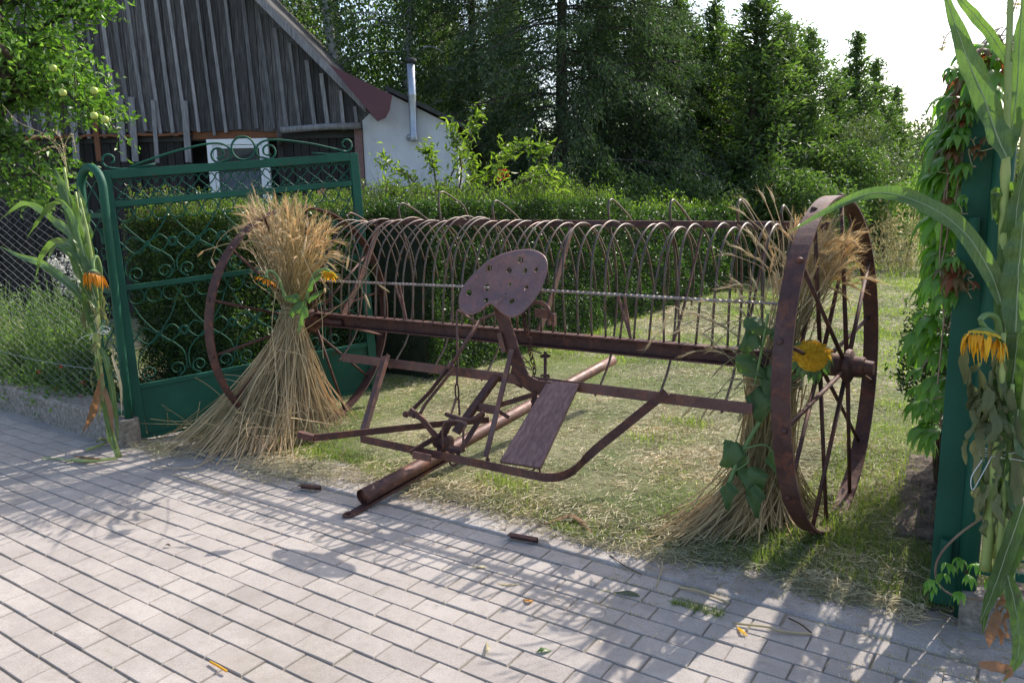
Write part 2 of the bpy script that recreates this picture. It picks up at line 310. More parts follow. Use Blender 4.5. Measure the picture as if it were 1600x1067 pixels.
# bare earth on the right by the gate and under the left kerb plants
struct(build('soil',[plane(-.62,.9,2.98,6.5,.012,60,120,lambda V:noise(V,5.)*.012+.006-np.clip((-V[:,0]-.15)*1.2,0,.1)*.45)],M['soil'],smooth=True))
struct(build('paving_bed',[plane(-14,4,-3,2.705,-.0068,400,160,lambda V:noise(V,9.)*.001+.004*np.sin(V[:,0]*1.3+1)*np.sin(V[:,1]*1.9))],M['joint'],smooth=True))
C=[];Z=[];row=0
yv=2.588
while yv>-.4:
    off=(row%2)*.1+.013*math.sin(row*2.1); x=-11.5+off
    lim=1.6
    while x<lim:
        p=cam2w(np.array([0,0,0])); 
        C.append((x+.1+random.uniform(-.0025,.0025),yv+.05+random.uniform(-.0015,.0015),-.02+random.gauss(0,.0012)+.004*math.sin(x*1.3+1)*math.sin(yv*1.9))); Z.append((.1985-random.random()*.004,.0975-random.random()*.004,.04)); x+=.2015
    yv-=.1015; row+=1
C=np.array(C);Z=np.array(Z)
# chamfered pavers
def pavers(C,Z):
    n=len(C);c=.0025
    b=np.array([(-1,-1),(1,-1),(1,1),(-1,1)])*.5
    V=[]
    for inset,z in ((0,-.5),(0,.5-.1),(1,.5)):
        xy=b[None]*(Z[:,None,:2]-2*c*inset*np.ones(2))
        V.append(np.concatenate([xy,np.full((n,4,1),z)*Z[:,None,2:3]],-1))
    V=np.concatenate(V,1); tilt=rng.normal(0,.0022,(n,2)); V[:,:,2]+=V[:,:,0]*tilt[:,:1]+V[:,:,1]*tilt[:,1:]*2
    a=rng.normal(0,.006,n)[:,None]; x,y=V[:,:,0].copy(),V[:,:,1].copy(); V[:,:,0]=x-a*y; V[:,:,1]=y+a*x
    V=V+C[:,None]
    f=[]
    for l in (0,4): f+= [(l+i,l+(i+1)%4,l+4+(i+1)%4,l+4+i) for i in range(4)]
    f.append((8,9,10,11)); f=np.array(f)
    return V.reshape(-1,3),(np.arange(n)[:,None,None]*12+f[None]).reshape(-1,4)
struct(build('paving',[pavers(C,Z)],M['paver']))
# sandy apron of worn concrete between pavers and grass
struct(build('concrete_apron',[plane(-4.95,1.6,2.702,3.06,.002,400,24,lambda V:noise(V,9.)*.003-.02*(np.abs(V[:,1]-2.702)<.001))],M['apron'],smooth=True))

# ------------------------------------------------------------------ left kerb wall of the fence
t=build('kerb_wall',[sweep([(-11.5,2.86,0),(-9,2.80,0),(-7.2,2.70,0),(-4.98,2.64,0)],[(-.14,-.1),(.10,-.1),(.09,.175),(.075,.19),(-.13,.19),(-.14,.18)])],M['concrete'])
me=t.data; tag(t,'rough grey concrete kerb wall under the chain link fence','kerb wall')
m_=t.modifiers.new('sub','SUBSURF'); m_.subdivision_type='SIMPLE'; m_.levels=m_.render_levels=4
tx=bpy.data.textures.new('rough','CLOUDS'); tx.noise_scale=.06; d_=t.modifiers.new('disp','DISPLACE'); d_.texture=tx; d_.strength=.018; d_.texture_coords='GLOBAL'
t=build('post_footing',[lathe((-4.87,2.60,-.05),[(.09,0),(.088,.21),(.08,.225)],k=18)],M['concrete'],smooth=False); tag(t,'round concrete footing under the arched post of the left gate','footing')
t=build('post_footing',[box((.01,2.97,.05),(.20,.14,.14))],M['concrete'],bevel=.012); tag(t,'square concrete footing at the foot of the right gate post','footing')
# low crumbling block beside the right gate
t=build('stone_block',[sweep([(-.30,3.55,.0),(-.34,4.1,.0),(-.38,4.75,.0)],[(-.11,-.03),(.12,-.03),(.11,.035),(.06,.05),(-.05,.045),(-.09,.02)])],M['soil'],bevel=.01); t.modifiers.new('s','SUBSURF').subdivision_type='SIMPLE'; t.modifiers['s'].levels=t.modifiers['s'].render_levels=4; d_=t.modifiers.new('d','DISPLACE'); d_.texture=bpy.data.textures['rough']; d_.strength=.05; d_.texture_coords='GLOBAL'; tag(t,'crumbling earth covered kerb stone lying behind the right wheel','kerb stone')

# ================================================================== GATES AND FENCE
def spiral(c,r,a0,turns,ex,ez,n=26,rend=.25):
    a=np.linspace(a0,a0+turns*2*math.pi,n); rr=r*np.linspace(1,rend,n)
    return np.array(c)+np.outer(np.cos(a)*rr,ex)+np.outer(np.sin(a)*rr,ez)
def circ(c,r,ex,ez,n=22): return spiral(c,r,0,1,ex,ez,n,1)
def make_gate(O,yaw,tau,W,name_label,thick=.05,lean=(0,0)):
    e=np.array([math.sin(yaw),math.cos(yaw),0]); up=np.array([0,0,1.])
    E=e*math.cos(tau)+up*math.sin(tau); Z=np.array([lean[0],lean[1],1.]); N=norm(np.cross(E,Z))
    O=np.array(O,float)
    def g(s,z,n=0): return O+E*s+Z*z+N*n
    root=thing('metal_gate',name_label,'gate',O)
    def gb(p,q,w,h): return sweep([p,q],rect(w,h),N)       # w in-plane, h across
    sw=.062
    build('frame',[gb(g(0,0),g(0,1.77),sw,thick),gb(g(W,0),g(W,1.77),sw,thick),gb(g(sw/2,1.742),g(W-sw/2,1.742),.055,thick-.004),
        gb(g(sw/2,1.555),g(W-sw/2,1.555),.04,thick-.01),gb(g(sw/2,1.015),g(W-sw/2,1.015),.034,thick-.01),gb(g(sw/2,.355),g(W-sw/2,.355),.03,thick-.01),gb(g(sw/2,.012),g(W-sw/2,.012),.024,thick-.01)],M['green'],root,bevel=.003)
    build('kick_panel',[gb(g(sw/2,.182),g(W-sw/2,.182),.314,.006)],M['green'],root)
    x0,x1=sw/2,W-sw/2; L=x1-x0; T=[]
    # narrow band of crossed hearts
    n=15; p=L/n
    for i in range(n):
        a=x0+i*p
        T.append(bez([g(a+p*.5,1.675),g(a+p*.36,1.698),g(a+p*.16,1.704),g(a+p*.03,1.685),g(a+p*.12,1.66),g(a+p*.98,1.577)],18))
        T.append(bez([g(a+p*.5,1.675),g(a+p*.64,1.698),g(a+p*.84,1.704),g(a+p*.97,1.685),g(a+p*.88,1.66),g(a+p*.02,1.577)],18))
        for q in (-1,1): T.append(bez([g(a+p*.5,1.59),g(a+p*(.5+q*.12),1.582),g(a+p*(.5+q*.25),1.60),g(a+p*(.5+q*.18),1.618)],8))
    build('heart_band',[tube(q,.0044,5,False) for q in T],M['green'],root,smooth=True)
    def panel(zb,zt,nm):
        T=[];H=zt-zb; zc=(zb+zt)/2; n=int(round(L/.107)); p=L/n; r=p*.46
        for i in range(n):
            T.append(circ(g(x0+p*(i+.5),zt-r),r,E,Z))
        k=5; P=L/k
        for j in range(k):
            cx=x0+P*(j+.5)
            for s in (-1,1):
                # long S scrolls: spiral at the foot, passes the star, ends at the circles
                sp=spiral(g(cx+s*P*.27,zb+.062),.052,-math.pi/2 if s<0 else -math.pi/2,-1.35*s*-1 if False else 1.3*s,E,Z,26,.35)[::-1]
                T.append(np.vstack([sp,bez([sp[-1],g(cx+s*P*.46,zb+.06),g(cx+s*P*.42,zb+H*.3),g(cx,zc),g(cx-s*P*.30,zc+H*.2),g(cx-s*P*.42,zt-2*r)],16)[1:]]))
                T.append(bez([g(cx,zc),g(cx+s*P*.12,zc-.05),g(cx+s*P*.26,zc-.055),g(cx+s*P*.38,zc-.02),g(cx+s*P*.5,zc+.03)],10))
                T.append(bez([g(cx,zc),g(cx+s*P*.14,zc+.03),g(cx+s*P*.3,zc+.05),g(cx+s*P*.5,zc-.03)],10))
            T.append(circ(g(cx,zc),.016,E,Z,12)); T.append(circ(g(cx+P*.5,zc),.03,E,Z,14) if j<k-1 else circ(g(cx,zc),.022,E,Z,12))
        return build(nm,[tube(q,.0045,5,False) for q in T],M['green'],root,smooth=True)
    panel(1.032,1.535,'scrollwork'); 
    panel(.37,.998,'scrollwork')
    # crest on the top rail
    T=[]; c=W*.53
    T.append(circ(g(c,1.855),.078,E,Z,30))
    for s in (-1,1):
        T.append(np.vstack([spiral(g(c+s*.165,1.825),.055,-math.pi/2,1.1*s,E,Z,24,.45)[::-1],bez([g(c+s*.165,1.77),g(c+s*.09,1.80),g(c+s*.10,1.87),g(c+s*.2,1.90),g(c+s*.45,1.86),g(c+s*(W*.5-.10),1.785)],30)[1:]]))
    T.append(np.vstack([bez([g(.30,1.79),g(.12,1.772),g(.035,1.785)],8),spiral(g(.035,1.835),.048,-math.pi/2,-.95,E,Z,20,.45)[1:]]))
    T.append(np.vstack([bez([g(W-.30,1.79),g(W-.14,1.772),g(W-.045,1.785)],8),spiral(g(W-.045,1.835),.048,-math.pi/2,.95,E,Z,20,.45)[1:]]))
    build('crest',[tube(q,.0075,7,True) for q in T],M['green'],root,smooth=True)
    for z in (.22,1.36):
        build('hinge',[lathe(g(-.055,z-.05),[(.019,0),(.021,.01),(.021,.09),(.019,.10)],Z,14),gb(g(-.055,z),g(0,z),.05,.012)],M['green'],root,bevel=.002)
    return root,g
GO=(-4.855,2.67,0.0)
gate_l,gl=make_gate((-4.842,2.69,.01),math.radians(28.5),math.radians(4.5),1.635,'open green iron gate leaf behind the left wheel, scrollwork fully visible',.05,(-.05,0))
gate_r,gr=make_gate((-.150,3.04,.02),math.radians(-2.7),math.radians(.5),1.8,'dark green gate leaf at the right, seen edge on behind the creeper',.085)

def arched_panel(xa,xb,y,label,ztop,r=.026,lean=0):
    root=thing('gate_post',label,'gate post',((xa+xb)/2,y,0))
    c=(xa+xb)/2; R=(xb-xa)/2; z0=ztop-R
    pts=[(xa,y,.0),(xa,y,.6),(xa,y,z0-.12)]+[(c-R*math.cos(a),y,z0+R*math.sin(a)) for a in np.linspace(0,math.pi,15)]+[(xb,y,z0-.12),(xb,y,.6),(xb,y,.0)]
    build('tube_arch',[tube(pts,r,12)],M['green'],root,smooth=True)
    ex=np.array([1,0,0.]);ez=np.array([0,0,1.]); T=[]
    B=[]
    for z in (.20,1.02,1.50): B.append(bar((xa+r*.5,y,z),(xb-r*.5,y,z),.02,.032))
    w=xb-xa-2*r
    for z in np.arange(.3,z0,.24):
        for s in (-1,1):
            T.append(np.vstack([spiral((c+s*w*.25,y,z),w*.2,-math.pi/2,1.2*s,ex,ez,20,.4)[::-1],bez([(c+s*w*.25,y,z-w*.2),(c+s*w*.45,y,z),(c+s*w*.3,y,z+.1),(c-s*w*.3,y,z+.22)],10)[1:]]))
    [build('cross_rail',[b_],M['green'],root) for b_ in B]; build('scrollwork',[tube(q,.0045,5,False) for q in T],M['green'],root,smooth=True)
    return root
arched_panel(-5.10,-4.835,2.615,'narrow arched green post panel behind the left corn stalks',1.80)
arched_panel(-.075,.42,2.99,'wide arched green post panel behind the right corn stalks',1.93,.032)

# chain link fence
root=thing('chain_link_fence','sagging chain link fence on the kerb wall at the left','fence',(-7.5,2.7,.19))
def fy(x): return 2.63+.03*(-5-x)*.9+.02*(-5-x)**1*0
W=[];x0=-9.6;x1=-5.12; s=.082; zb,zt=.2,1.72
n=int((x1-x0)/s)
for i in range(n+1):
    zz=np.arange(zb,zt+1e-6,.030); k=np.arange(len(zz)); xx=x0+i*s+np.where((k+i)%2==0,-.5,.5)*s*.99
    yy=fy(xx)+np.where(k%2==0,.002,-.002)+.012*np.sin(xx*3+zz*2)
    W.append(np.stack([xx,yy,zz+.015*np.sin(xx*2.3)],1))
W=np.array(W); build('wire_mesh',[tubes(W,.0013,3)],M['wire'],root)
for z in (.45,1.7): build('tension_wire',[tube([(x,fy(x),z+.015*math.sin(x*2.3)) for x in np.linspace(x0,x1,30)],.0022,5)],M['wire'],root)
build('post',[tube([(-7.9,fy(-7.9)+.02,0),(-7.9,fy(-7.9)+.02,1.78)],.022,10)],M['green'],root,smooth=True)

# ================================================================== BARN AND ANNEX
YB=11.0
def W2(X,Z,Y=YB): return cam2w(np.array([X,Y,0.]))+np.array([0,0,Z])
XR=cam2w(np.array([1.,0,0]));YR=cam2w(np.array([0,1.,0])); ZR=np.array([0,0,1.])
RB=np.stack([XR,YR,ZR],1)
def cb(X0,X1,Z0,Z1,Y0,Y1): return box(W2((X0+X1)/2,(Z0+Z1)/2,(Y0+Y1)/2),(X1-X0,Y1-Y0,Z1-Z0),RB)
barn=thing('barn','old weathered board barn with a steep gable behind the left gate','barn',W2(-5,0))
# gable line through (-3.335,4.339) and (-1.809,2.732)
sl_=(4.339-2.732)/(-3.335+1.809)
def gz(X): return 2.70+sl_*(X+1.79)
ridge=-6.2
lf0=lambda x:gz(ridge)-(ridge-x)*abs(sl_)
G=[]; X=-10.8
while X<-1.93:
    wd=random.uniform(.15,.20); xm=X+wd/2
    top=gz(xm) if xm>ridge else gz(ridge)-(ridge-xm)*abs(sl_)
    if top>2.8:
        v=[W2(X,2.60+random.uniform(-.02,.02),YB+random.uniform(-.006,.006))]; yb=YB+random.uniform(-.008,.008)
        xa,xb_=X,X+wd-.008
        ta,tb=(gz(xa),gz(xb_)) if xm>ridge else (gz(ridge)-(ridge-xa)*abs(sl_),gz(ridge)-(ridge-xb_)*abs(sl_))
        z0=2.615+random.uniform(-.02,.02)
        P=[W2(xa,z0,yb),W2(xb_,z0,yb),W2(xb_,tb,yb),W2(xa,ta,yb)]; Q_=[p+YR*.025 for p in P]
        G.append((np.array(P+Q_),[(0,1,2,3),(7,6,5,4),(0,4,5,1),(1,5,6,2),(3,2,6,7),(0,3,7,4)]))
    X+=wd
build('gable_boards',G,M['weathered_wood'],barn)
# battens over the joints
G=[];X=-10.7
while X<-2.0:
    X+=random.uniform(.16,.225); wdt=random.uniform(.038,.06)
    top=gz(X)-.10 if X>ridge else gz(ridge)-(ridge-X)*abs(sl_)-.1
    if top<2.85: continue
    z0=2.62+random.uniform(-.06,.03); P=sweep([W2(X+random.uniform(-.012,.012),z0,YB-.024),W2(X-.045*(top-z0)+random.uniform(-.02,.02),min(top,gz(X-.045*(top-z0))-.1 if X>ridge else top),YB-.024)],rect(wdt,.02),-YR)
    G.append(P)
build('battens',G,M['batten'],barn)
for px,t0,b0,wd,mt in [(187,150,253,.085,'batten'),(205,152,253,.085,'batten'),(239,157,255,.055,'batten'),(288,158,254,.085,'batten'),(148,182,252,.07,'rusty_sill'),(113,150,254,.09,'batten')]:
    a,b=D(px,t0,YB-.05),D(px+7,b0,YB-.05)
    build('loose_batten',[sweep([b,a],rect(wd,.02),-YR)],M[mt],barn)
# lower wall
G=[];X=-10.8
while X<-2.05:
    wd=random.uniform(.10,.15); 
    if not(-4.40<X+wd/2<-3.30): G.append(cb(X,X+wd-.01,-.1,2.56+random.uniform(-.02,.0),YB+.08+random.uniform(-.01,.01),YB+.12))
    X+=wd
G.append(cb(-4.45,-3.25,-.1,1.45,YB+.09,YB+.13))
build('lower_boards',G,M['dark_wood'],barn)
G=[plane(0,1,0,1,0)]
a,b=W2(-6.9,2.59,YB-.0),W2(-4.44,2.59,YB-.0)
pth=[a+(b-a)*t+np.array([0,0,random.uniform(-.012,.012)]) for t in np.linspace(0,1,60)]
build('rusty_ledge',[sweep(pth,rect(.10,.035))],M['rusty_sill'],barn)
build('lintel',[cb(-4.42,-3.18,2.52,2.70,YB+.02,YB+.06)],M['rusty_sill'],barn)
wf=build('window_frame',[cb(-4.23,-4.15,1.35,2.515,YB+.0,YB+.06),cb(-3.45,-3.37,1.35,2.515,YB+.0,YB+.06),cb(-4.15,-3.45,2.435,2.515,YB+.0,YB+.06),cb(-4.15,-3.45,1.35,1.43,YB+.0,YB+.06),
  cb(-4.145,-4.10,1.435,2.43,YB+.012,YB+.05),cb(-3.50,-3.455,1.435,2.43,YB+.012,YB+.05),cb(-4.10,-3.50,2.385,2.43,YB+.012,YB+.05),cb(-4.10,-3.50,1.435,1.48,YB+.012,YB+.05)],M['white'],barn,bevel=.004)
build('pane',[cb(-4.10,-3.50,1.48,2.385,YB+.03,YB+.036)],M['glass'],wf)
Vc,Fc=plane(0,1,0,1,0,80,2); Cv=np.array([W2(-4.13+.66*v[0],1.45+.62*v[1],YB+.10+.012*math.sin(v[0]*70)) for v in Vc])
build('curtain',[(Cv,Fc)],M['curtain'],wf)
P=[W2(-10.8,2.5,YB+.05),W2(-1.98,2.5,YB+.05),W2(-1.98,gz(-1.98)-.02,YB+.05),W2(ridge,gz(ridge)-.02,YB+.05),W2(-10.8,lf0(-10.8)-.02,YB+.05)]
build('dark_gap_backing',[(np.array(P+[p+YR*.03 for p in P]),[(0,1,2,3,4),(9,8,7,6,5)]+[(i,5+i,5+(i+1)%5,(i+1)%5) for i in range(5)])],M['black'],barn)  # added black sheet, keeps bright sky from showing between the gable boards
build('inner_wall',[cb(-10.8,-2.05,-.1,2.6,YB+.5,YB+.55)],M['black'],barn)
# porch recess at the right: round beam, post, dark doors
build('porch_beam',[tube([W2(-3.13,2.60,YB-.14),W2(-2.6,2.63,YB-.15),W2(-2.03,2.64,YB-.14)],.045,10)],M['batten'],barn,smooth=True)
build('porch_beam',[tube([W2(-3.14,2.60,YB-.14),W2(-3.20,2.42,YB+.02)],.04,8)],M['weathered_wood'],barn,smooth=True)
build('corner_post',[cb(-2.14,-2.03,-.1,2.6,YB-.05,YB+.06)],M['plank'],barn,bevel=.01)
# verge board and roof slab
hv=math.hypot(1,sl_); 
def roof_slab(x0,x1,f,thick,y0,y1,zoff=0):
    P=[]
    for y in (y0,y1):
        for x,o in ((x0,0),(x1,0),(x1,thick),(x0,thick)): P.append(W2(x,f(x)+o+zoff,y))
    return np.array(P),[(0,3,2,1),(4,5,6,7),(0,1,5,4),(1,2,6,5),(2,3,7,6),(3,0,4,7)]
lf=lambda x:gz(ridge)-(ridge-x)*abs(sl_)
rf=build('roof',[roof_slab(ridge,-1.80,gz,.07,YB-.22,YB+8),roof_slab(-10.9,ridge,lf,.07,YB-.22,YB+8)],M['roof_felt'],barn)
build('verge_board',[roof_slab(ridge,-1.93,gz,.13,YB-.26,YB-.225,-.04)],M['batten'],rf)
# red sheet valley between barn and annex
P=[D(514,101,10.62),D(613,149,10.66),D(609,172,10.64),D(603,184,10.61),D(590,190,10.58)]; n_=norm(np.cross(P[1]-P[0],P[3]-P[0])); Q_=[p+n_*.012 for p in P]
build('sheet_flashing',[(np.array(P+Q_),[(0,1,2,3,4),(9,8,7,6,5)]+[(i,5+i,5+(i+1)%5,(i+1)%5) for i in range(5)])],M['roof_red'],rf)
build('back_wall',[cb(-10.8,-2.0,-.1,2.6,YB+7.5,YB+7.6)],M['dark_wood'],barn)
# annex
anx=thing('annex','low white plastered lean-to with a sloping roof beside the barn','outbuilding',W2(-1.3,0))
a=D(600,150,YB);b=D(715,197,YB)
def az(x): return 3.06+(x+1.60)*(2.62-3.06)/(.88)
P=[];x0,x1=-2.02,-.70
for y in (YB-.02,YB+5):
    P+=[W2(x0,-.1,y),W2(x1,-.1,y),W2(x1,az(x1)-.02,y),W2(-1.62,az(-1.62),y),W2(x0,2.72,y)]
build('wall',[(np.array(P),[(0,1,2,3,4),(9,8,7,6,5)]+[(i,5+i,5+(i+1)%5,(i+1)%5) for i in range(5)])],M['plaster'],anx)
build('roof',[roof_slab(-1.66,x1+.16,az,.06,YB-.15,YB+5.2,.02)],M['roof_felt'],anx)
ch=build('stove_pipe',[lathe(D(647,221,YB-.14),[(.054,0),(.058,.01),(.058,.09),(.054,.1),(.054,.60),(.057,.61),(.057,.63),(.054,.64),(.054,1.02)],k=18)],M['zinc'],anx,smooth=True)
p0=D(647,214,YB-.14); build('pipe_elbow',[tube([p0,p0-XR*.06+YR*.03,p0-XR*.10+YR*.17],.045,12)],M['zinc'],ch,smooth=True)
build('pipe_cap',[lathe(D(643,98,YB-.14),[(.05,-.02),(.068,0),(.072,.03),(.06,.045),(.02,.06)],k=18)],M['black'],ch,smooth=True)
# ================================================================== THE HORSE RAKE
rake=thing('hay_rake','rusty old horse drawn hay rake with iron seat and spoked wheels standing across the gateway','hay rake',(-2.4,3.49,0))
Rm=M['rust']
def wheel(cx,cy,zc,R0,yaw,lean=0,rw=.036):
    e=np.array([math.sin(yaw),math.cos(yaw),0]);ax=np.array([math.cos(yaw),-math.sin(yaw),0]);z=norm(np.array([0,0,1.])+ax*lean);c=np.array([cx,cy,zc])
    a=np.linspace(0,2*math.pi,97)[:-1]
    prof=[(-rw,0),(rw,0),(rw,-.011),(-rw,-.011)]; V=[]
    for t in a: V+= [c+ax*p[0]+(e*math.cos(t)+z*math.sin(t))*(R0+p[1]) for p in prof]
    n=len(a);Fl=[(i*4+j,i*4+(j+1)%4,((i+1)%n)*4+(j+1)%4,((i+1)%n)*4+j) for i in range(n) for j in range(4)]
    wh=build('wheel',[(np.array(V),Fl)],Rm,rake,smooth=False)
    hub=[lathe(c-ax*.12,[(.03,-.02),(.042,0),(.045,.03),(.075,.045),(.078,.065),(.052,.085),(.052,.155),(.078,.175),(.075,.195),(.048,.21),(.046,.25),(.034,.255),(.03,.29)],ax,24)]
    build('hub',hub,Rm,wh,smooth=False,bevel=.003)
    N=14
    for i in range(N):
        t=2*math.pi*(i+.35)/N; s=1 if i%2 else -1; d=e*math.cos(t)+z*math.sin(t); t2=t+.10*s; d2=e*math.cos(t2)+z*math.sin(t2)
        p=c+ax*s*.055+d2*.06; q=c+ax*s*.012+d*(R0-.008)
        build('spoke',[tube([p,p+(q-p)*.5,q],[.0105,.009,.009],8),lathe(q+d*.008,[(.014,-.002),(.013,.006),(.006,.011)],d,10)],Rm,wh,smooth=True)
    return c
wheel(-.678,3.62,.758,.757,math.radians(3),-.04); wheel(-4.045,3.49,.765,.765,0,0,.038)
# beam: channel opening towards the viewer, top flange z .825
ch=[(-.030,-.042),(.030,-.042),(.030,.042),(-.030,.042),(-.030,.034),(.022,.034),(.022,-.034),(-.030,-.034)]
xs=np.linspace(-3.95,-.78,30)
build('beam',[sweep([(x,3.475,.783) for x in xs[::-1]],[(a,b) for a,b in ch])],Rm,rake,bevel=.002)
build('axle',[tube([(-4.05,3.49,.765),(-3.7,3.49,.765)],.024,12)],Rm,rake,smooth=True); build('axle',[tube([(-1.0,3.53,.765),(-.66,3.62,.758)],.024,12)],Rm,rake,smooth=True)
# rear top bar (angle iron)
def tb(x): return 1.432+(x+3.75)*(1.392-1.432)/3.0
build('top_bar',[sweep([(-.77,3.90,tb(-.77)),(-3.80,3.90,tb(-3.80))],ell(.034,.036,.005))],Rm,rake,bevel=.001)
# twisted cleaner rod
xs=np.linspace(-3.93,-.86,500); P=np.stack([xs,np.full(500,3.462),1.048+.004*np.sin(xs*2)],1)
a=xs*52; V=[]
for i in range(4):
    th=a+i*math.pi/2; V.append(P+.0085*np.stack([np.zeros(500),np.cos(th),np.sin(th)],1))
V=np.stack(V,1).reshape(-1,3); i=np.arange(499)[:,None]*4;j=np.arange(4)[None]
build('twisted_rod',[(V,np.stack([i+j,i+(j+1)%4,i+4+(j+1)%4,i+4+j],-1).reshape(-1,4))],M['rod'],rake)
for px in (634,985):
    b=S(px,497 if px<700 else 519,'y',3.47); x=b[0]
    for dx in (-.035,.0): build('rod_bracket',[bar((x+dx-.03,3.462,1.045),(x,3.475,.825),.012,.008,(0,1,0))],M['rust_light'],rake)
for x in (-3.93,-.86): build('rod_bracket',[bar((x,3.462,1.06),(x,3.475,.825),.03,.008,(0,1,0))],Rm,rake)
# inclined struts from beam to top bar
for x,wd in ((-3.70,.042),(-2.18,.042),(-1.40,.014),(-1.06,.014),(-.80,.03)):
    P=bez([(x,3.50,.82),(x,3.63,.98),(x+.0,3.76,1.18),(x,3.89,tb(x)-.01)],10); build('strut',[sweep(P,rect(.010,wd),(0,.8,-.6))],M['rust_light'] if wd>.03 else Rm,rake,bevel=.001)
# tines
tshape=np.array([(3.47,.80),(3.472,1.05),(3.50,1.22),(3.565,1.33),(3.675,1.385),(3.79,1.365),(3.90,1.29),(3.985,1.155),(4.02,1.02),(4.025,.93)])
tshapeL=np.array([(3.47,.80),(3.489,1.047),(3.535,1.215),(3.60,1.305),(3.705,1.387),(3.835,1.425),(3.97,1.395),(4.09,1.29),(4.16,1.14),(4.19,1.0)])
x=-3.93; k=0
while x<-.80:
    jz=random.gauss(0,.010); sc=random.gauss(1,.025); sk=random.gauss(0,.018); e=random.randint(8,10)
    f=min(max((-1.45-x)/1.1,0),1); ts=tshape*(1-f)+tshapeL*f; sk=random.gauss(0,.03) if x>-2 else random.gauss(0,.012)
    P=[(x+sk*min(max(p[1]-.82,0),.6)/.5,3.47+(p[0]-3.47)*sc,p[1]+(jz if p[1]>1.1 else 0)) for p in ts[:e+1]]
    build('tine',[tube(bez(P,34),.0058,6)],M['tine'],rake,smooth=True); x+=.0785+random.gauss(0,.004); k+=1
# long spring tines whose heads loop over the top bar
for px,apx,ex,hz in ((545,333,577,1),(627,318,672,1),(690,300,740,1),(773,314,815,1),(953,312,986,1),(1049,313,1082,1),(1154,313,1180,1),(1222,322,1250,1)):
    b=S(px,343,'y',3.885); x=b[0]; top=S(px+9,apx,'x',x); yt=3.90; zt=1.5+ (S(px+8,apx,'y',3.90)[2]-1.5)
    yend=S(ex,341,'x',x)[1] if 0 else 4.06+.16
    P=[(x,3.70,.44),(x,3.78,.50),(x,3.90,.64),(x,3.97,.90),(x,3.96,1.15),(x,3.90,1.33),(x,3.872,tb(x)+.02),(x,3.865,zt-.028),(x,3.895,zt),(x,3.94,zt-.008),(x,4.03,zt-.046),(x,4.12,zt-.092),(x,4.20,tb(x)-.03),(x,4.23,tb(x)-.06)]
    build('long_tine',[tube(bez(P,60),.0068,6)],M['tine'],rake,smooth=True)
# low bar
lb=[(-.93,3.25,.603),(-3.47,3.25,.600)]
build('low_bar',[sweep(lb,rect(.010,.052))],M['rust_light'],rake,bevel=.0015)
# front frame: left arm, front bar, right arm
zf=.262
fl=S(566,684,'z',zf); fr=S(852,744,'z',zf); re=S(1041,611,'y',3.215)
c3=S(914,714,'z',.315); cor=[fr,S(872,743,'z',.268),S(892,734,'z',.285),c3,c3+(re-c3)*.33,c3+(re-c3)*.66,re]
pth=np.vstack([np.linspace(fl,fr,12)[:-1],bez(cor,18)])
build('front_frame',[sweep(pth,[(-.016,-.022),(.016,-.022),(.016,.020),(.010,.020),(.010,-.016),(-.016,-.016)],(0,0,1))],Rm,rake,bevel=.001)
la=S(566,681,'y',2.91); lt=S(603,556,'y',3.225)
build('frame_arm',[sweep([la,lt],[(-.028,-.003),(.030,-.003),(.030,.028),(.025,.028),(.025,.003),(-.028,.003)],(0,-.76,.65))],M['rust_light'],rake,bevel=.001)
ia=S(712,676,'y',2.99); it=S(776,588,'y',3.235)
build('frame_arm',[sweep([ia,it],[(-.030,-.003),(.030,-.003),(.030,.024),(.025,.024),(.025,.003),(-.030,.003)],(0,-.76,.65))],Rm,rake,bevel=.001)
# plank
a,b,c_,d_=S(781,722,'z',.285),S(845,732,'z',.280),S(905,601,'y',3.235),S(857,596,'y',3.235)
n_=norm(np.cross(b-a,d_-a)); V=[];nn=12
for i in range(2):
    for s in range(2): pass
P=[a,b,c_,d_]
build('plank',[(np.array([p+n_*.011 for p in P]+[p-n_*.011 for p in P]),[(0,1,2,3),(7,6,5,4)]+[(i,4+i,4+(i+1)%4,(i+1)%4) for i in range(4)])],M['plank'],rake,bevel=.003)
# draught pole, its front end on the ground
p0=np.array([-2.672,2.60,.075]);p1=np.array([-2.50,5.05,.345]);d=norm(p1-p0)
build('pole',[tube([p0+(p1-p0)*t for t in np.linspace(0,1,12)],.038,18)],M['pole'],rake,smooth=True)
build('pole_shoe',[sweep([p0-d*.10+np.array([0,0,-.055]),p0+d*.05+np.array([0,0,-.052]),p0+d*.62+np.array([0,0,-.050])],rect(.045,.014)),
   tubes([[p0-d*.11+np.array([dx,dy,-.05]) for dx,dy in [(.022*math.cos(q),-.0+.03*math.sin(q)) for q in np.linspace(0,2*math.pi,16)]]],.008,6)],Rm,rake,smooth=False)
build('pole_socket',[tube([p0-d*.02,p0+d*.05],.041,18,False)],Rm,rake,smooth=True)
# long flat lever with a bent tip, crossing over the front bar
L0=S(466,678,'z',.445)+np.array([0,0,0]);L1=S(490,684,'z',.425);L2=S(690,662,'z',.335);L3=S(764,656,'z',.33)
build('lever',[sweep([L1,L2,L3],rect(.008,.034)),bar(L0,L1,.03,.03)],Rm,rake,bevel=.001)
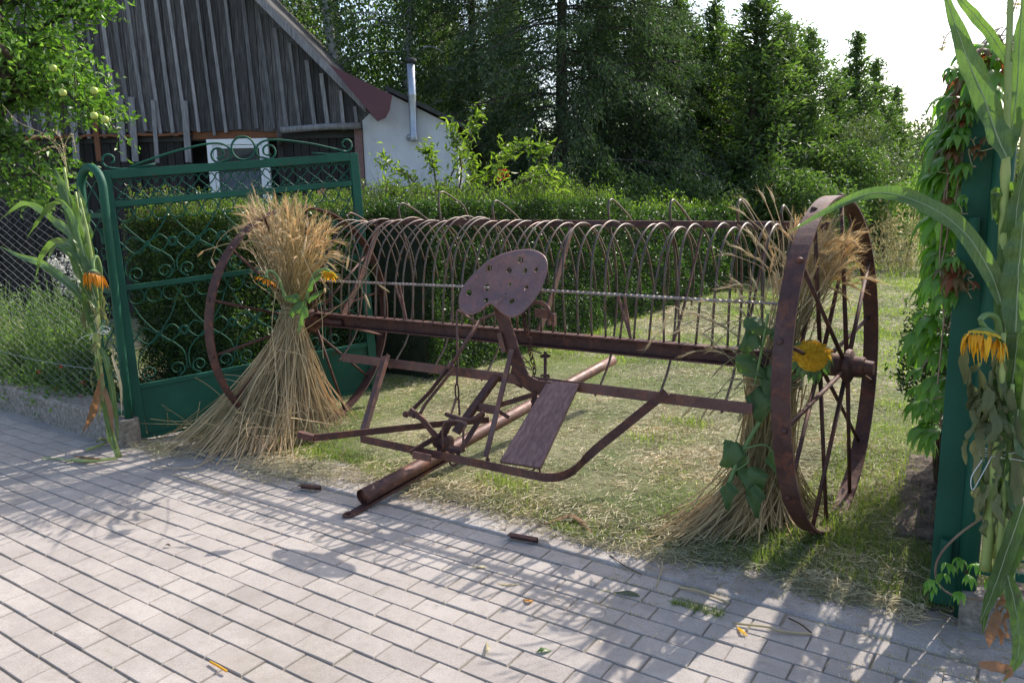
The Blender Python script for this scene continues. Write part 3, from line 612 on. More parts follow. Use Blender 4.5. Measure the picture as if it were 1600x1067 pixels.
# pedals and cranks of the tipping gear
def B3(pts,w,h,nm,mt='rust',up=(0,0,1)): return build(nm,[sweep([S(*p) for p in pts],rect(w,h),up)],M[mt],rake,bevel=.001)
def T3(pts,r,nm,mt='rust',sm=True,n=0):
    P=[S(*p) for p in pts]
    if n: P=bez(P,n)
    return build(nm,[tube(P,r,9)],M[mt],rake,smooth=sm)
B3([(800,546,'y',3.20),(759,714,'y',2.96)],.028,.010,'brace_bar','rust_light',(0,1,.3))
B3([(755,646,'y',3.12),(721,702,'y',2.98)],.026,.010,'brace_bar','rust',(0,1,.3))
build('foot_pedal',[box(S(760,638,'y',3.10),(.115,.012,.046))],M['rust_light'],rake,bevel=.002)
B3([(780,633,'y',3.10),(838,615,'y',3.22)],.008,.026,'link_bar'); B3([(775,640,'y',3.10),(795,652,'y',3.10)],.010,.018,'link_bar')
T3([(697,647,'y',3.02),(712,652,'y',3.01),(735,656,'y',3.02),(756,644,'y',3.06)],.0125,'grip_bar',n=16)
T3([(692,702,'y',2.93),(692,668,'y',2.93),(697,659,'y',2.93),(712,657,'y',2.93),(728,662,'y',2.93),(724,674,'y',2.93),(724,704,'y',2.95)],.0065,'stirrup_rod','rust_light',n=40)
build('crank_block',[lathe(S(693,690,'y',2.99)-np.array([.05,0,0]),[(.030,0),(.040,.006),(.040,.03),(.026,.036),(.026,.066),(.038,.072),(.038,.095),(.02,.10)],(1,0,0),16),
   sweep([S(690,706,'y',2.97),S(690,682,'y',3.0),S(706,655,'y',3.03)],rect(.05,.03)),box(S(712,702,'y',2.96),(.09,.05,.022)),box(S(697,665,'y',3.01),(.03,.03,.05))],Rm,rake,bevel=.003)
for px,py in ((704,706),(716,708),(690,704),(762,716)): build('bolt',[lathe(S(px,py,'y',2.95)-np.array([0,0,.012]),[(.011,0),(.011,.012),(.006,.013),(.006,.024)],(0,0,1),6)],Rm,rake)
B3([(641,640,'y',2.92),(660,655,'y',2.92),(682,683,'y',2.95)],.012,.030,'crank_arm'); B3([(680,684,'y',2.95),(641,707,'y',2.80)],.012,.026,'crank_arm')
build('foot_pedal',[box(S(659,713,'y',2.80),(.120,.012,.038))],M['rust_light'],rake,bevel=.002)
B3([(637,648,'y',2.93),(672,612,'y',3.05),(701,574,'y',3.18)],.010,.020,'strap'); B3([(652,655,'y',2.93),(664,632,'y',2.98),(711,573,'y',3.18)],.010,.016,'strap','rust_light')
build('bolt',[lathe(S(639,648,'y',2.92)-np.array([.03,0,0]),[(.018,0),(.018,.016),(.010,.02),(.010,.06),(.015,.06),(.015,.072)],(1,0,0),8)],Rm,rake)
T3([(704,572,'y',3.18),(750,500,'y',3.34)],.0105,'lever_rod','rust_light'); build('collar',[tube([S(700,577,'y',3.175),S(707,567,'y',3.195)],.018,12)],M['rust_light'],rake,smooth=True)
T3([(750,499,'y',3.34),(762,495,'y',3.36),(775,489,'y',3.40)],.008,'hook_rod','rust_light')
T3([(714,600,'y',3.2),(715,560,'y',3.24),(714,492,'y',3.30),(719,487,'y',3.31),(729,494,'y',3.33),(747,505,'y',3.36)],.0065,'hook_rod','rust_light',n=40)
build('chain_link',[tubes([[S(714,612,'y',3.19)+np.array([.012*math.cos(q),0,.045*math.sin(q)]) for q in np.linspace(0,2*math.pi,20)]],.005,6)],Rm,rake,smooth=True)
B3([(713,622,'y',3.18),(704,650,'y',3.05)],.024,.010,'link_bar','rust_light',(0,1,.3)); T3([(717,624,'y',3.18),(718,648,'y',3.10)],.006,'link_bar')
# chains beside the seat post
for (x0,y0),(x1,y1),n in (((815,478),(832,560),13),((812,482),(826,520),6),((832,560),(836,622),8)):
    for i in range(n):
        t=(i+.5)/n; c=S(x0+(x1-x0)*t+2*math.sin(i),y0+(y1-y0)*t,'y',3.33); a=i%2
        q=np.linspace(0,2*math.pi,13)
        build('chain_link',[tubes([[c+np.array([.009*math.cos(v)*(1-a),.009*math.cos(v)*a,.019*math.sin(v)]) for v in q]],.0032,5)],Rm,rake,smooth=True)
build('tangled_wire',[tubes([[S(822+9*math.cos(v),556+7*math.sin(v*1.2)+v*2.2,'y',3.32) for v in np.linspace(0,9,60)]],.0028,5),tube([S(812,565,'y',3.32),S(826,600,'y',3.30),S(838,618,'y',3.28)],.004,5),tube([S(828,546,'y',3.32),S(846,552,'y',3.32)],.004,5)],Rm,rake,smooth=True)
build('shackle',[lathe(S(836,630,'y',3.25)-np.array([0,0,.03]),[(.01,0),(.022,.01),(.018,.03),(.025,.04),(.016,.06),(.01,.07)],(0,0,1),8)],Rm,rake)
# spring bolt between beam and low bar
sb=S(852,556,'y',3.40);st=S(852,606,'y',3.28)
build('bolt',[tube([sb+np.array([0,0,.02]),st],.009,8),lathe(sb,[(.028,-.006),(.028,.004)],(0,0,1),12)],Rm,rake)
q=np.linspace(0,2*math.pi*4,70); build('coil_spring',[tubes([[st+np.array([.021*math.cos(v),.021*math.sin(v),.012+v*.0024]) for v in q]],.0055,6)],Rm,rake,smooth=True)
# seat post: heavy leaf spring
pp=bez([S(781,478,'y',3.215),S(793,520,'y',3.22),S(806,560,'y',3.225),S(818,590,'y',3.225),S(838,604,'y',3.225),S(862,608,'y',3.225)],24)
build('seat_post',[sweep(pp,rect(.082,.012),(0,1,.15))],Rm,rake,bevel=.002)
B3([(780,520,'y',3.20),(787,550,'y',3.20)],.03,.006,'brace_bar','pole',(0,1,0)); 
pp2=bez([S(812,566,'y',3.25),S(806,578,'y',3.26),S(805,592,'y',3.26),S(816,600,'y',3.25)],10); build('brace_bar',[sweep(pp2,rect(.05,.010),(0,1,.2))],Rm,rake)
# lever plate on the beam right of the post
build('quadrant',[sweep(bez([S(823,479,'y',3.42),S(836,473,'y',3.44),S(848,474,'y',3.45),S(858,485,'y',3.46),S(864,500,'y',3.46)],12),rect(.012,.02)),box(S(866,500,'y',3.46),(.014,.03,.07)),box(S(858,500,'y',3.46),(.010,.03,.06)),box(S(848,490,'y',3.47),(.10,.008,.05))],M['rust_light'],rake,bevel=.002)
# hooks under the plank
T3([(838,715,'y',2.95),(838,728,'y',2.95)],.006,'hook_rod'); build('hook_rod',[tubes([[S(838+6*math.cos(v),738-7*math.sin(v),'y',2.95) for v in np.linspace(-.4,3.6,14)]],.005,6)],Rm,rake,smooth=True)
build('ring',[tubes([[S(708,722,'y',2.90)+np.array([.022*math.cos(v),0,.018*math.sin(v)]) for v in np.linspace(0,6.28,16)]],.006,6)],Rm,rake,smooth=True)
# seat: dished iron pan with round holes
SCn=S(785,441,'y',3.205); sn=norm(np.array([.06,-.85,.52]))
def toplane(px,py):
    d=cam2w(_f*F+_r2*(px-800)-_u2*(py-533.5)); return CO+d*(((SCn-CO)@sn)/(d@sn))
zo=[(460,760),(470,805),(505,835),(545,845),(595,833),(640,800),(668,785),(690,793),(725,822),(765,848),(800,855),(840,840),(885,800),(930,750),(968,690),(1000,610),(1014,540),(1003,485),(960,448),(900,433),(820,440),(740,460),(650,503),(570,570),(510,635),(470,700)]
ol=np.array([toplane(600+a/4,280+b/4) for a,b in zo]); ctr=ol.mean(0)
ol=bez(np.vstack([ol,ol[:1]]),241)[:-1]; nr=70
rho=np.linspace(0.02,1,nr)
dep=-.060*(1-rho**2)+.018*np.clip((rho-.86)/.14,0,1)**2*-1
V=ctr+rho[:,None,None]*(ol-ctr)[None]+sn*dep[:,None,None]
ang=np.arctan2(np.arange(240),1)
# crease towards the notch
nv=norm(toplane(600+668/4,280+785/4)-ctr); w_=np.clip(((norm(ol-ctr))@nv-.90)/.10,0,1)
V=V+sn*(rho[:,None,None]**1.2*.030*w_[None,:,None])
n2=240;i=np.arange(nr-1)[:,None];j=np.arange(n2)[None];Fs=np.stack([i*n2+j,i*n2+(j+1)%n2,(i+1)*n2+(j+1)%n2,(i+1)*n2+j],-1).reshape(-1,4)
Vf=V.reshape(-1,3);cen=Vf[Fs].mean(1); holes=[(533,714,.0165),(657,560,.0165),(785,572,.0155),(884,575,.0145),(856,505,.0175),(957,568,.0125),(893,683,.0145),(803,767,.016),(640,758,.014),(646,678,.0175),(789,661,.008)]
keep=np.ones(len(Fs),bool)
for a,b,r in holes:
    h=toplane(600+a/4,280+b/4)
    # slide the hole onto the dish along the view ray
    d0=norm(h-CO); best=cen[np.argmin(np.linalg.norm(np.cross(cen-CO,d0),axis=1))]
    keep&=np.linalg.norm(cen-best,axis=1)>r
seat=build('seat',[(Vf,Fs[keep])],M['seat'],rake,smooth=True)
m_=seat.modifiers.new('solid','SOLIDIFY'); m_.thickness=.006; m_.offset=-1
for a,b in ((738,657),(838,658),(755,703),(815,620)):
    h=toplane(600+a/4,280+b/4); build('bolt_head',[lathe(h-sn*.062,[(.012,0),(.0115,.006),(.007,.010),(.002,.011)],sn,10)],M['seat'],seat,smooth=True)
build('seat_bracket',[lathe(ctr-sn*.085,[(.035,0),(.035,.02)],sn,12)],Rm,rake)
# ================================================================== SHEAVES, FLOWERS, CORN
def sheaf(root,feet,waist,wr,tops,n_full,n_low,n_up,ears_len=.085,pale=False):
    """feet/tops: functions giving points"""
    P=[]
    n=n_full
    ft=np.array([feet() for _ in range(n_full+n_low)]); tp=np.array([tops() for _ in range(n_full+n_up)])
    def wp(k,dirs,sp):
        a=rng.uniform(0,6.28,k); r=wr*np.sqrt(rng.uniform(0,1,k)); return waist+np.stack([np.cos(a)*r,np.sin(a)*r,rng.normal(0,.02,k)],1)+dirs*sp
    t=np.linspace(0,1,9)[None,:,None]
    wl=wp(n_full+n_low,norm(ft-waist)*[1,1,0],.02)
    low=ft[:,None]*(1-t)+wl[:,None]*t; sag=np.sin(t*math.pi); 
    hd=norm((ft-waist)*[1,1,0]); low=low+hd[:,None]*(-(.27 if pale else .10)*sag*np.linalg.norm((ft-waist)*[1,1,0],axis=1)[:,None,None])+rng.normal(0,.013,(len(ft),1,3))*sag*2
    if pale: low[:,:,2]-=(sag[...,0]*.16)*rng.uniform(.3,1,(len(ft),1))*np.minimum(np.linalg.norm((ft-waist)*[1,1,0],axis=1)[:,None]/.5,1)
    low[:,:,2]=np.maximum(low[:,:,2],rng.uniform(.006,.05,(len(ft),1)))
    # bent/kinked straws
    kk=rng.integers(0,len(ft),len(ft)//5); low[kk]+=rng.normal(0,.032,(len(kk),1,3))*np.sin(t*math.pi*rng.uniform(1,2.2,(len(kk),1,1)))
    wu=wp(n_full+n_up,norm(tp-waist)*[1,1,0],.01); up=wu[:,None]*(1-t)+tp[:,None]*t
    hu=norm((tp-waist)*[1,1,0.001]); up=up+hu[:,None]*(-.05*sag*.4)+rng.normal(0,.008,(len(tp),1,3))*sag*2
    a=build('lower_straws',[tubes(low,rng.uniform(.0019,.0034,len(ft)),4)],M['straw_low'],root); a['kind']='stuff'
    b=build('upper_straws',[tubes(up,rng.uniform(.0014,.0022,len(tp)),3)],M['straw'],root); b['kind']='stuff'
    # ears with awns, nodding outwards
    k=len(tp); dr=norm(tp-wu); side=norm(hu*rng.uniform(.0,1.2,(k,1))+rng.normal(0,.7,(k,3)))
    s=np.linspace(0,1,7)[None,:,None]; L=rng.uniform(.7,1.3,(k,1,1))*ears_len; bend=rng.uniform(0,1.,(k,1,1))**2*1.5
    neck=rng.uniform(.03,.09,(k,1,1))
    Pn=tp[:,None]+dr[:,None]*neck*s+side[:,None]*neck*.5*bend*s**2
    d2=norm(dr[:,None]+side[:,None]*bend-np.array([0,0,.5])*bend)
    e=Pn[:,-1:]+d2*L*s+np.array([0,0,-.35])*L*bend*s**2
    rad=np.sin(np.clip(s[...,0]*.92+.06,0,1)*math.pi)**.6*rng.uniform(.0045,.0065,(k,1)); rad=rad*(1+.18*np.cos(np.arange(7)*math.pi))
    g=[tubes(e,rad,5),tubes(Pn,.0014,3)]
    # awns
    A0=np.repeat(e[:,2:],6,1)[:, ::2][:, :14]; 
    m=A0.shape[1]; ad=norm(np.repeat(d2,m,1)+rng.normal(0,.28,(k,m,3)))*rng.uniform(.03,.065,(k,m,1))
    AP=np.stack([A0,A0+ad*.5,A0+ad+np.array([0,0,-.006])],2).reshape(-1,3,3)
    g.append(ribbons(AP,np.array([.0012,.0009,.0004])[None],rng.normal(size=(len(AP),3))))
    c=build('grain_ears',g,M['ear'],root); c['kind']='stuff'
    # binding
    q=np.linspace(0,2*math.pi*3.3,90); T=[waist+np.array([math.cos(v)*(wr*1.12),math.sin(v)*(wr*1.12),-.02+.014*v/3+.006*math.sin(v*2)]) for v in q]
    build('straw_band',[tubes([T],.006,5),tubes([[np.array(p)+[0,0,.012] for p in T]],.004,4)],M['straw_pale'],root)
shl=thing('straw_sheaf','tall sheaf of golden grain tied at the waist in front of the far left wheel','sheaf',(-3.9,3.05,0))
WL=S(458,494,'y',3.29)
def feetL():
    u=random.random()
    if u<.20: px=random.uniform(235,330); p=S(px,random.uniform(688,722),'z',.01)
    elif u<.66:
        px=random.uniform(300,460); p=S(px,random.uniform(700,730)-abs(px-370)*.06,'z',random.choice([.005,.01,.03]))
    else:
        px=random.uniform(455,562); p=S(px,712-(px-455)*.60+random.uniform(-10,8),'y',3.05+(px-455)*.0045)
        p[2]=max(p[2],.005)
    q=p+(np.array([-3.97,3.22,0])-p)*np.array([1,1,0])*random.random()**2.2*.7
    return q
def topL():
    q,sg,t0=random.choice([(408,9,338),(424,12,350),(450,10,340),(466,13,358),(492,9,374),(440,24,368)]); px=random.gauss(q,sg); px=min(max(px,386),520); py=t0+abs(random.gauss(0,34))
    p=S(px,py,'y',3.27+random.gauss(0,.10)); return p
sheaf(shl,feetL,WL,.062,topL,250,400,150)
P=[]
for _ in range(70):
    px=random.uniform(240,545); py=random.uniform(640,722); a=S(px,py,'y',3.0 if px>430 else 2.85); a[2]=max(a[2],.01); dd=np.array([random.gauss(-.12,.2),random.gauss(-.05,.12),random.gauss(.04,.09)]); b=a+dd; b[2]=max(b[2],.006); m_=(a+b)/2+rng.normal(0,.02,3); m_[2]=max(m_[2],.008); P.append(bez([a,m_,b],9))
build('stray_straws',[tubes(np.array(P),.0022,4)],M['straw_low'],shl)['kind']='stuff'
# loose long culms arching out of the left sheaf
P=[]
for pts in ([(440,395),(400,378),(360,380),(318,392)],[(445,400),(420,372),(380,352),(345,372),(330,405)],[(470,400),(520,345),(548,355),(545,400)],[(470,430),(520,400),(575,420),(592,445)],[(470,520),(545,465),(590,410)],[(440,420),(425,500),(433,590)],[(430,545),(480,560),(500,610)],[(430,450),(420,580),(432,560)],[(500,395),(548,425),(570,460)],[(470,390),(500,470),(505,560)],[(350,585),(398,588),(432,577)],[(345,590),(395,605),(440,640)]):
    P.append(bez([S(x,y,'y',3.0) for x,y in pts],16))
lo=build('loose_straws',[tubes(np.array(P),.0021,4)],M['straw_pale'],shl); lo['kind']='stuff'
E_=[]
for (x,y),(x2,y2) in (((318,392),(308,402)),((330,405),(338,420)),((545,400),(541,425)),((592,445),(602,452)),((570,460),(577,478))):
    p,q=S(x,y,'y',3.0),S(x2,y2,'y',3.0); E_.append(lathe(p,[(.002,0),(.006,.015),(.007,.04),(.004,.07),(.001,.085)],q-p,6))
build('grain_ears',E_,M['ear'],shl)['kind']='stuff'
shr=thing('straw_sheaf','slimmer sheaf of dry grain leaning inside the near right wheel','sheaf',(-.92,3.55,0))
WR=np.array([-.93,3.56,.66])
def feetR():
    u=random.random()
    if u<.6: p=S(random.uniform(1000,1190),random.uniform(808,862),'z',.012)
    elif u<.8: p=S(random.uniform(1150,1260),random.uniform(815,850),'z',.01)
    else: p=S(random.uniform(1235,1305),random.uniform(790,815),'z',.01); 
    q=p+(np.array([-.95,3.5,0])-p)*np.array([1,1,0])*random.random()**1.6*.8; q[2]=abs(random.gauss(0.01,.015)); return q
def topR():
    px=random.gauss(1262,26); px=min(max(px,1200),1312); return S(px,random.uniform(385,470),'y',3.60+random.gauss(0,.08))
sheaf(shr,feetR,WR,.115,topR,170,520,50,pale=True)
# stray culms lying over the beam, left of the right wheel
P=[];
for _ in range(30):
    a=(random.uniform(1165,1225),random.uniform(470,620)); b=(a[0]-random.uniform(20,110),a[1]+random.uniform(-75,60)); m_=((a[0]+b[0])/2,(a[1]+b[1])/2-random.uniform(0,18))
    yy=3.36+random.uniform(-.05,.05); P.append(bez([S(*a,'y',yy+.1),S(*m_,'y',yy),S(*b,'y',yy)],9))
for _ in range(9):
    a=(random.uniform(1195,1235),random.uniform(400,480)); b=(a[0]-random.uniform(10,60),a[1]-random.uniform(20,110)); yy=3.45; P.append(bez([S(*a,'y',yy),S((a[0]+b[0])/2+6,(a[1]+b[1])/2,'y',yy),S(*b,'y',yy)],9))
for pts in ([(1160,560),(1090,505),(1052,478),(1042,492)],[(1120,540),(1060,500),(1025,525)]): P.append(bez([S(x,y,'y',3.35) for x,y in pts],9))
st=build('loose_straws',[tubes(np.array(P),.0018,4)],M['straw_pale'],shr); st['kind']='stuff'
P=np.array(P); tip=P[:,-1];dd=norm(P[:,-1]-P[:,-2]); s=np.linspace(0,1,6)[None,:,None]; e=tip[:,None]+dd[:,None]*.075*s+np.array([0,0,-.02])*s**2
g=[tubes(e,(np.sin(s[...,0]*2.8+.2)**.6*.005)+0*e[...,0],5)]
A0=e.repeat(2,1); ad=norm(dd[:,None]+rng.normal(0,.4,(len(tip),12,3)))*.045; g.append(ribbons(np.stack([A0,A0+ad*.5,A0+ad],2).reshape(-1,3,3),np.array([.0012,.0009,.0004])[None],rng.normal(size=(len(tip)*12,3))))
build('grain_ears',g,M['straw_pale'],shr)['kind']='stuff'

def frame_of(d):
    d=norm(np.array(d,float)); r=np.array([0,0,1.]) if abs(d[2])<.9 else np.array([1.,0,0]); X=norm(np.cross(r,d)); return X,np.cross(d,X),d
def sunflower(c,d,R,pl,pm,label,stem=None,npet=30,droop=.3,frac=1.,group=None,disc='floret'):
    c=np.array(c,float); X,Y,d=frame_of(d)
    root=thing('sunflower',label,'sunflower',c,group)
    build('disc',[lathe(c,[(R*.9,-R*.25),(R,-.02*R),(R*.96,R*.08),(R*.75,R*.2),(R*.4,R*.26),(R*.05,R*.27)],d,26)],M[disc],root,smooth=True)
    # florets
    n=260; a=np.arange(n)*2.39996; r=R*.98*np.sqrt((np.arange(n)+.5)/n); h=R*(.27-.22*(r/R)**3)
    P0=c+np.cos(a)[:,None]*r[:,None]*X+np.sin(a)[:,None]*r[:,None]*Y+h[:,None]*d
    fd=norm(d+.5*(np.cos(a)[:,None]*X+np.sin(a)[:,None]*Y)*(r/R)[:,None]+rng.normal(0,.25,(n,3)))*R*.13
    build('florets',[tubes(np.stack([P0,P0+fd*.6,P0+fd],1),np.array([R*.028,R*.033,R*.008]),4)],M['petal'] if disc=='floret' else M['twig'],root)['kind']='stuff'
    def ring(n,L,w,back,mt,nm,fr=1.):
        g=[];a=np.linspace(0,2*math.pi*fr,n,endpoint=False)+rng.normal(0,.08,n); s=np.linspace(0,1,6)
        rd=np.cos(a)[:,None]*X+np.sin(a)[:,None]*Y; LL=L*rng.uniform(.75,1.15,n)
        P=c+rd[:,None]*(R*.9)+rd[:,None]*(LL[:,None,None]*s[None,:,None])*(1-droop*s[None,:,None]*.5)+d*(back*LL[:,None,None]*(s[None,:,None]**1.5))+np.array([0,0,-1])*droop*LL[:,None,None]*s[None,:,None]**2+rng.normal(0,.15,(n,1,3))*LL[:,None,None]*s[None,:,None]**2
        W=w*np.array([.55,.9,1,.85,.5,.08])[None]*rng.uniform(.8,1.2,(n,1))
        build(nm,[ribbons(P,W,np.cross(rd,d)+rng.normal(0,.2,(n,3)),.2)],mt,root,smooth=True)
    ring(npet,pl,pl*.32,.25,M[pm],'petals',frac); ring(22,R*.75,R*.34,-.5,M['sun_leaf'],'sepals')
    build('back',[lathe(c,[(R*.12,-R*.75),(R*.45,-R*.55),(R*.92,-R*.27)],d,18)],M['stem'],root,smooth=True)
    if stem is not None: build('stem',[tube(bez([c-d*R*.6]+list(stem),22),np.linspace(.008,.010,22),8)],M['stem'],root,smooth=True)
    return root
def heart_leaf(base,tip,w,nrm,curl=.25):
    base=np.array(base,float);tip=np.array(tip,float);n=19;s=np.linspace(0,1,n); ax=tip-base;L=np.linalg.norm(ax); X=norm(np.cross(ax,nrm)); N=norm(np.cross(X,ax))
    wid=w*np.interp(s,np.linspace(0,1,11),[.10,.62,.92,1,.95,.84,.70,.54,.36,.18,.02])*.5*(1+.06*np.cos(np.arange(n)*math.pi)); V=[];cols=9
    ph=random.uniform(0,6)
    for i in range(n):
        c=base+ax*s[i]+N*(-curl*L*s[i]**2)
        for j in range(cols):
            u=(j-4)/4.; V.append(c+X*u*wid[i]-ax*(.10*abs(u)*(1-s[i]))+N*(-.22*w*abs(u)**1.3*1.2+.09*w*math.sin(9*s[i]+ph+u*4)*(.3+abs(u))+.04*w*math.sin(17*s[i]+ph*2+u*7)))
    return np.array(V),np.array([(i*cols+j,i*cols+j+1,(i+1)*cols+j+1,(i+1)*cols+j) for i in range(n-1) for j in range(cols-1)])
vd=-norm(np.array([-.25,.97,-.05]))
sunflower(S(1268,557,'y',3.30),(.35,-.85,.40),.066,.030,'petal','large yellow sunflower head tied between the spokes of the right wheel',[S(1262,580,'y',3.38),S(1240,590,'y',3.42),S(1190,640,'y',3.42)],34,.5,.55)
sunflower(S(415,436,'y',2.95),(-.15,-.4,-.9),.032,.045,'orange_petal','small drooping sunflower on the left side of the left sheaf',[S(418,424,'y',2.98),S(432,430,'y',3.02),S(448,470,'y',3.05)],24,.35,disc='twig')
sunflower(S(514,429,'y',2.98),(.25,-.55,-.75),.028,.030,'petal','small sunflower on the right side of the left sheaf above the beam',[S(508,421,'y',3.02),S(490,430,'y',3.04),S(478,470,'y',3.06)],24,.3)
def leafy(root_label,cat,base,specs,stems,mt='sun_leaf',name='sunflower_stalk'):
    root=thing(name,root_label,cat,base)
    build('stem',[tube(bez([S(*p) for p in s_],20),r,7) for s_,r in stems],M['stem'],root,smooth=True)
    for (b,tp,w,nz) in specs: build('leaf',[heart_leaf(S(*b),S(*tp),w,np.array(nz,float))],M[mt],root,smooth=True)
    return root
V_=(-.35,-.9,.4)
leafy('green leafy sunflower stalk hanging down the front of the right sheaf','sunflower stalk',S(1190,640,'y',3.35),
 [((1165,497,'y',3.3),(1208,512,'y',3.28),.09,(-.2,-.6,.8)),((1180,520,'y',3.3),(1150,540,'y',3.26),.12,V_),((1205,530,'y',3.3),(1225,500,'y',3.3),.10,V_),((1150,560,'y',3.3),(1195,592,'y',3.26),.10,V_),((1200,575,'y',3.32),(1180,640,'y',3.26),.13,V_),((1185,605,'y',3.3),(1172,652,'y',3.24),.15,V_),((1213,590,'y',3.3),(1205,650,'y',3.26),.12,V_),
  ((1150,690,'y',3.25),(1120,720,'y',3.18),.13,V_),((1148,700,'y',3.25),(1142,740,'y',3.2),.10,V_),((1170,730,'y',3.2),(1160,778,'y',3.14),.16,V_),((1175,760,'y',3.15),(1173,808,'y',3.1),.085,V_),((1136,755,'y',3.15),(1127,793,'y',3.1),.085,V_),((1205,705,'y',3.3),(1215,755,'y',3.26),.10,V_)],
 [([(1225,610,'y',3.36),(1190,655,'y',3.32),(1158,710,'y',3.26),(1137,760,'y',3.18)],.011),([(1178,560,'y',3.32),(1190,600,'y',3.32),(1200,640,'y',3.34)],.007),([(1165,700,'y',3.25),(1195,695,'y',3.27),(1210,710,'y',3.3)],.004),([(1158,705,'y',3.26),(1170,720,'y',3.24),(1150,735,'y',3.2)],.004),([(1180,600,'y',3.3),(1195,520,'y',3.3),(1200,490,'y',3.3)],.006)])
leafy('small bunch of green leaves tied at the waist of the left sheaf','leaf bunch',S(462,490,'y',3.0),
 [((470,470,'y',3.0),(445,488,'y',2.96),.10,V_),((475,478,'y',3.0),(462,505,'y',2.95),.08,V_),((465,465,'y',3.0),(440,462,'y',2.97),.06,V_),((480,452,'y',3.02),(490,425,'y',3.0),.06,V_),((480,470,'y',3.0),(495,450,'y',2.98),.05,V_)],
 [([(448,470,'y',3.05),(470,480,'y',3.02),(465,520,'y',3.02)],.005),([(478,470,'y',3.06),(474,490,'y',3.03),(468,520,'y',3.02)],.005)],name='leaf_bunch')

# ---- corn stalks
def cleaf(pts,w,side=None,mt='corn',fold=.22,n=46):
    P=bez([S(*p) for p in pts],n); s=np.linspace(0,1,n); W=w*np.clip(np.minimum(.55+s*3,1)*np.clip((1-s)*2.2,0,1)**.8,.02,1)
    if side is None:
        T=norm(np.gradient(P,axis=0)); V=norm(P-CO); side=norm(np.cross(T,V)+.25*rng.normal(size=3))
    else: side=np.repeat(np.array(side,float)[None],n,0)
    tw=np.cumsum(rng.normal(0,.06,n))*.7; T=norm(np.gradient(P,axis=0)); s2=norm(side-T*(side*T).sum(-1,keepdims=True)); N=np.cross(T,s2)
    sd=s2*np.cos(tw)[:,None]+N*np.sin(tw)[:,None]
    # edges ripple
    V,Fc=ribbons(P[None],W[None],sd[None],fold); V=V.reshape(-1,3,3); NN=np.cross(T,sd); ph=random.uniform(0,6)
    V[:,0]+=NN*(W*.16*np.sin(s*31+ph)+rng.normal(0,.03,n)*W)[:,None]; V[:,2]+=NN*(W*.16*np.sin(s*27+ph*2)+rng.normal(0,.03,n)*W)[:,None]
    return V.reshape(-1,3),Fc
def corn_bundle(label,base,stalks,lvs,tassels,extra=None):
    root=thing('corn_stalk_bundle',label,'corn stalks',base)
    for pts,r in stalks:
        P=bez([S(*p) for p in pts],30); rr=np.linspace(r,r*.45,30); rr[::6]*=1.25; build('stalk',[tube(P,rr,9)],M['corn_stalk'],root,smooth=True)
    for l in lvs:
        pts,wd=l[0],l[1]; mt=l[2] if len(l)>2 else 'corn'; 
        V,Fc=cleaf(pts,wd,mt=mt); lf=build('leaf',[(V,Fc)],M[mt],root,smooth=True); m3=V.reshape(-1,3,3)[:,1]
        if mt=='corn': sd3=V.reshape(-1,3,3)[:,2]-V.reshape(-1,3,3)[:,0]; nn=norm(np.cross(np.gradient(m3,axis=0),sd3)); build('midrib',[tube(m3[:-2],np.linspace(wd*.045,.0008,len(m3)-2),5)],M['midrib'],lf,smooth=True)
    for pts in tassels:
        P=bez([S(*p) for p in pts],14); g=[tube(P,.002,4)]; 
        k=26; idx=rng.integers(2,14,k); d=norm(rng.normal(size=(k,3)))*.008; g.append(leaves(P[idx]+d,.016,None,1,.4,.1)); build('tassel',g,M['straw_pale'],root)
    return root
y0=2.42
Y=lambda L,y=y0:[(a,b,'y',y) for a,b in L]
cl=corn_bundle('bundle of green corn stalks tied to the left gate post',(-4.78,2.42,0),
 [(Y([(186,716),(165,640),(150,540),(135,440),(112,330),(100,262)]),.017),(Y([(172,690),(160,600),(146,500),(132,400),(118,300)],2.45),.015),(Y([(178,700),(158,590),(152,470),(140,380),(125,310)],2.40),.013)],
 [(Y([(148,450),(128,380),(100,300),(85,262)],2.40),.085),(Y([(140,440),(118,378),(85,345),(40,318),(0,343)],2.38),.055),(Y([(132,400),(108,330),(85,318),(60,345),(42,372)],2.36),.04),
  (Y([(150,470),(135,420),(112,385),(85,380),(65,400),(56,432)],2.36),.06),(Y([(150,480),(128,440),(112,400),(88,384),(72,410)],2.34),.045),(Y([(150,500),(120,455),(70,415),(30,400),(0,385)],2.38),.05),(Y([(140,420),(135,350),(122,290)],2.42),.06),
  (Y([(152,520),(140,470),(142,420),(120,370),(100,330)],2.38),.08),(Y([(155,540),(168,570),(180,640),(185,690)],2.40),.035,'corn'),(Y([(150,560),(165,640),(176,690),(183,716)],2.36),.035,'corn'),
  (Y([(160,585),(150,620),(140,650),(128,680)],2.35),.030,'brown_leaf'),(Y([(156,600),(150,640),(134,672)],2.34),.022,'brown_leaf'),(Y([(175,555),(188,600),(190,650)],2.42),.016,'straw_pale'),(Y([(158,570),(160,620),(152,660)],2.35),.02,'dry_leaf'),
  (Y([(160,600),(172,640),(176,680)],2.36),.028,'brown_leaf')],
 [Y([(105,270),(98,235),(70,210),(30,192),(5,165)],2.44),Y([(105,265),(85,225),(60,212),(40,222)],2.44),Y([(104,262),(92,232),(72,232),(55,240)],2.42),Y([(104,262),(95,215),(85,205)],2.46),Y([(100,300),(70,282),(45,262)],2.42),Y([(104,262),(100,232),(112,210),(118,235)],2.42)])
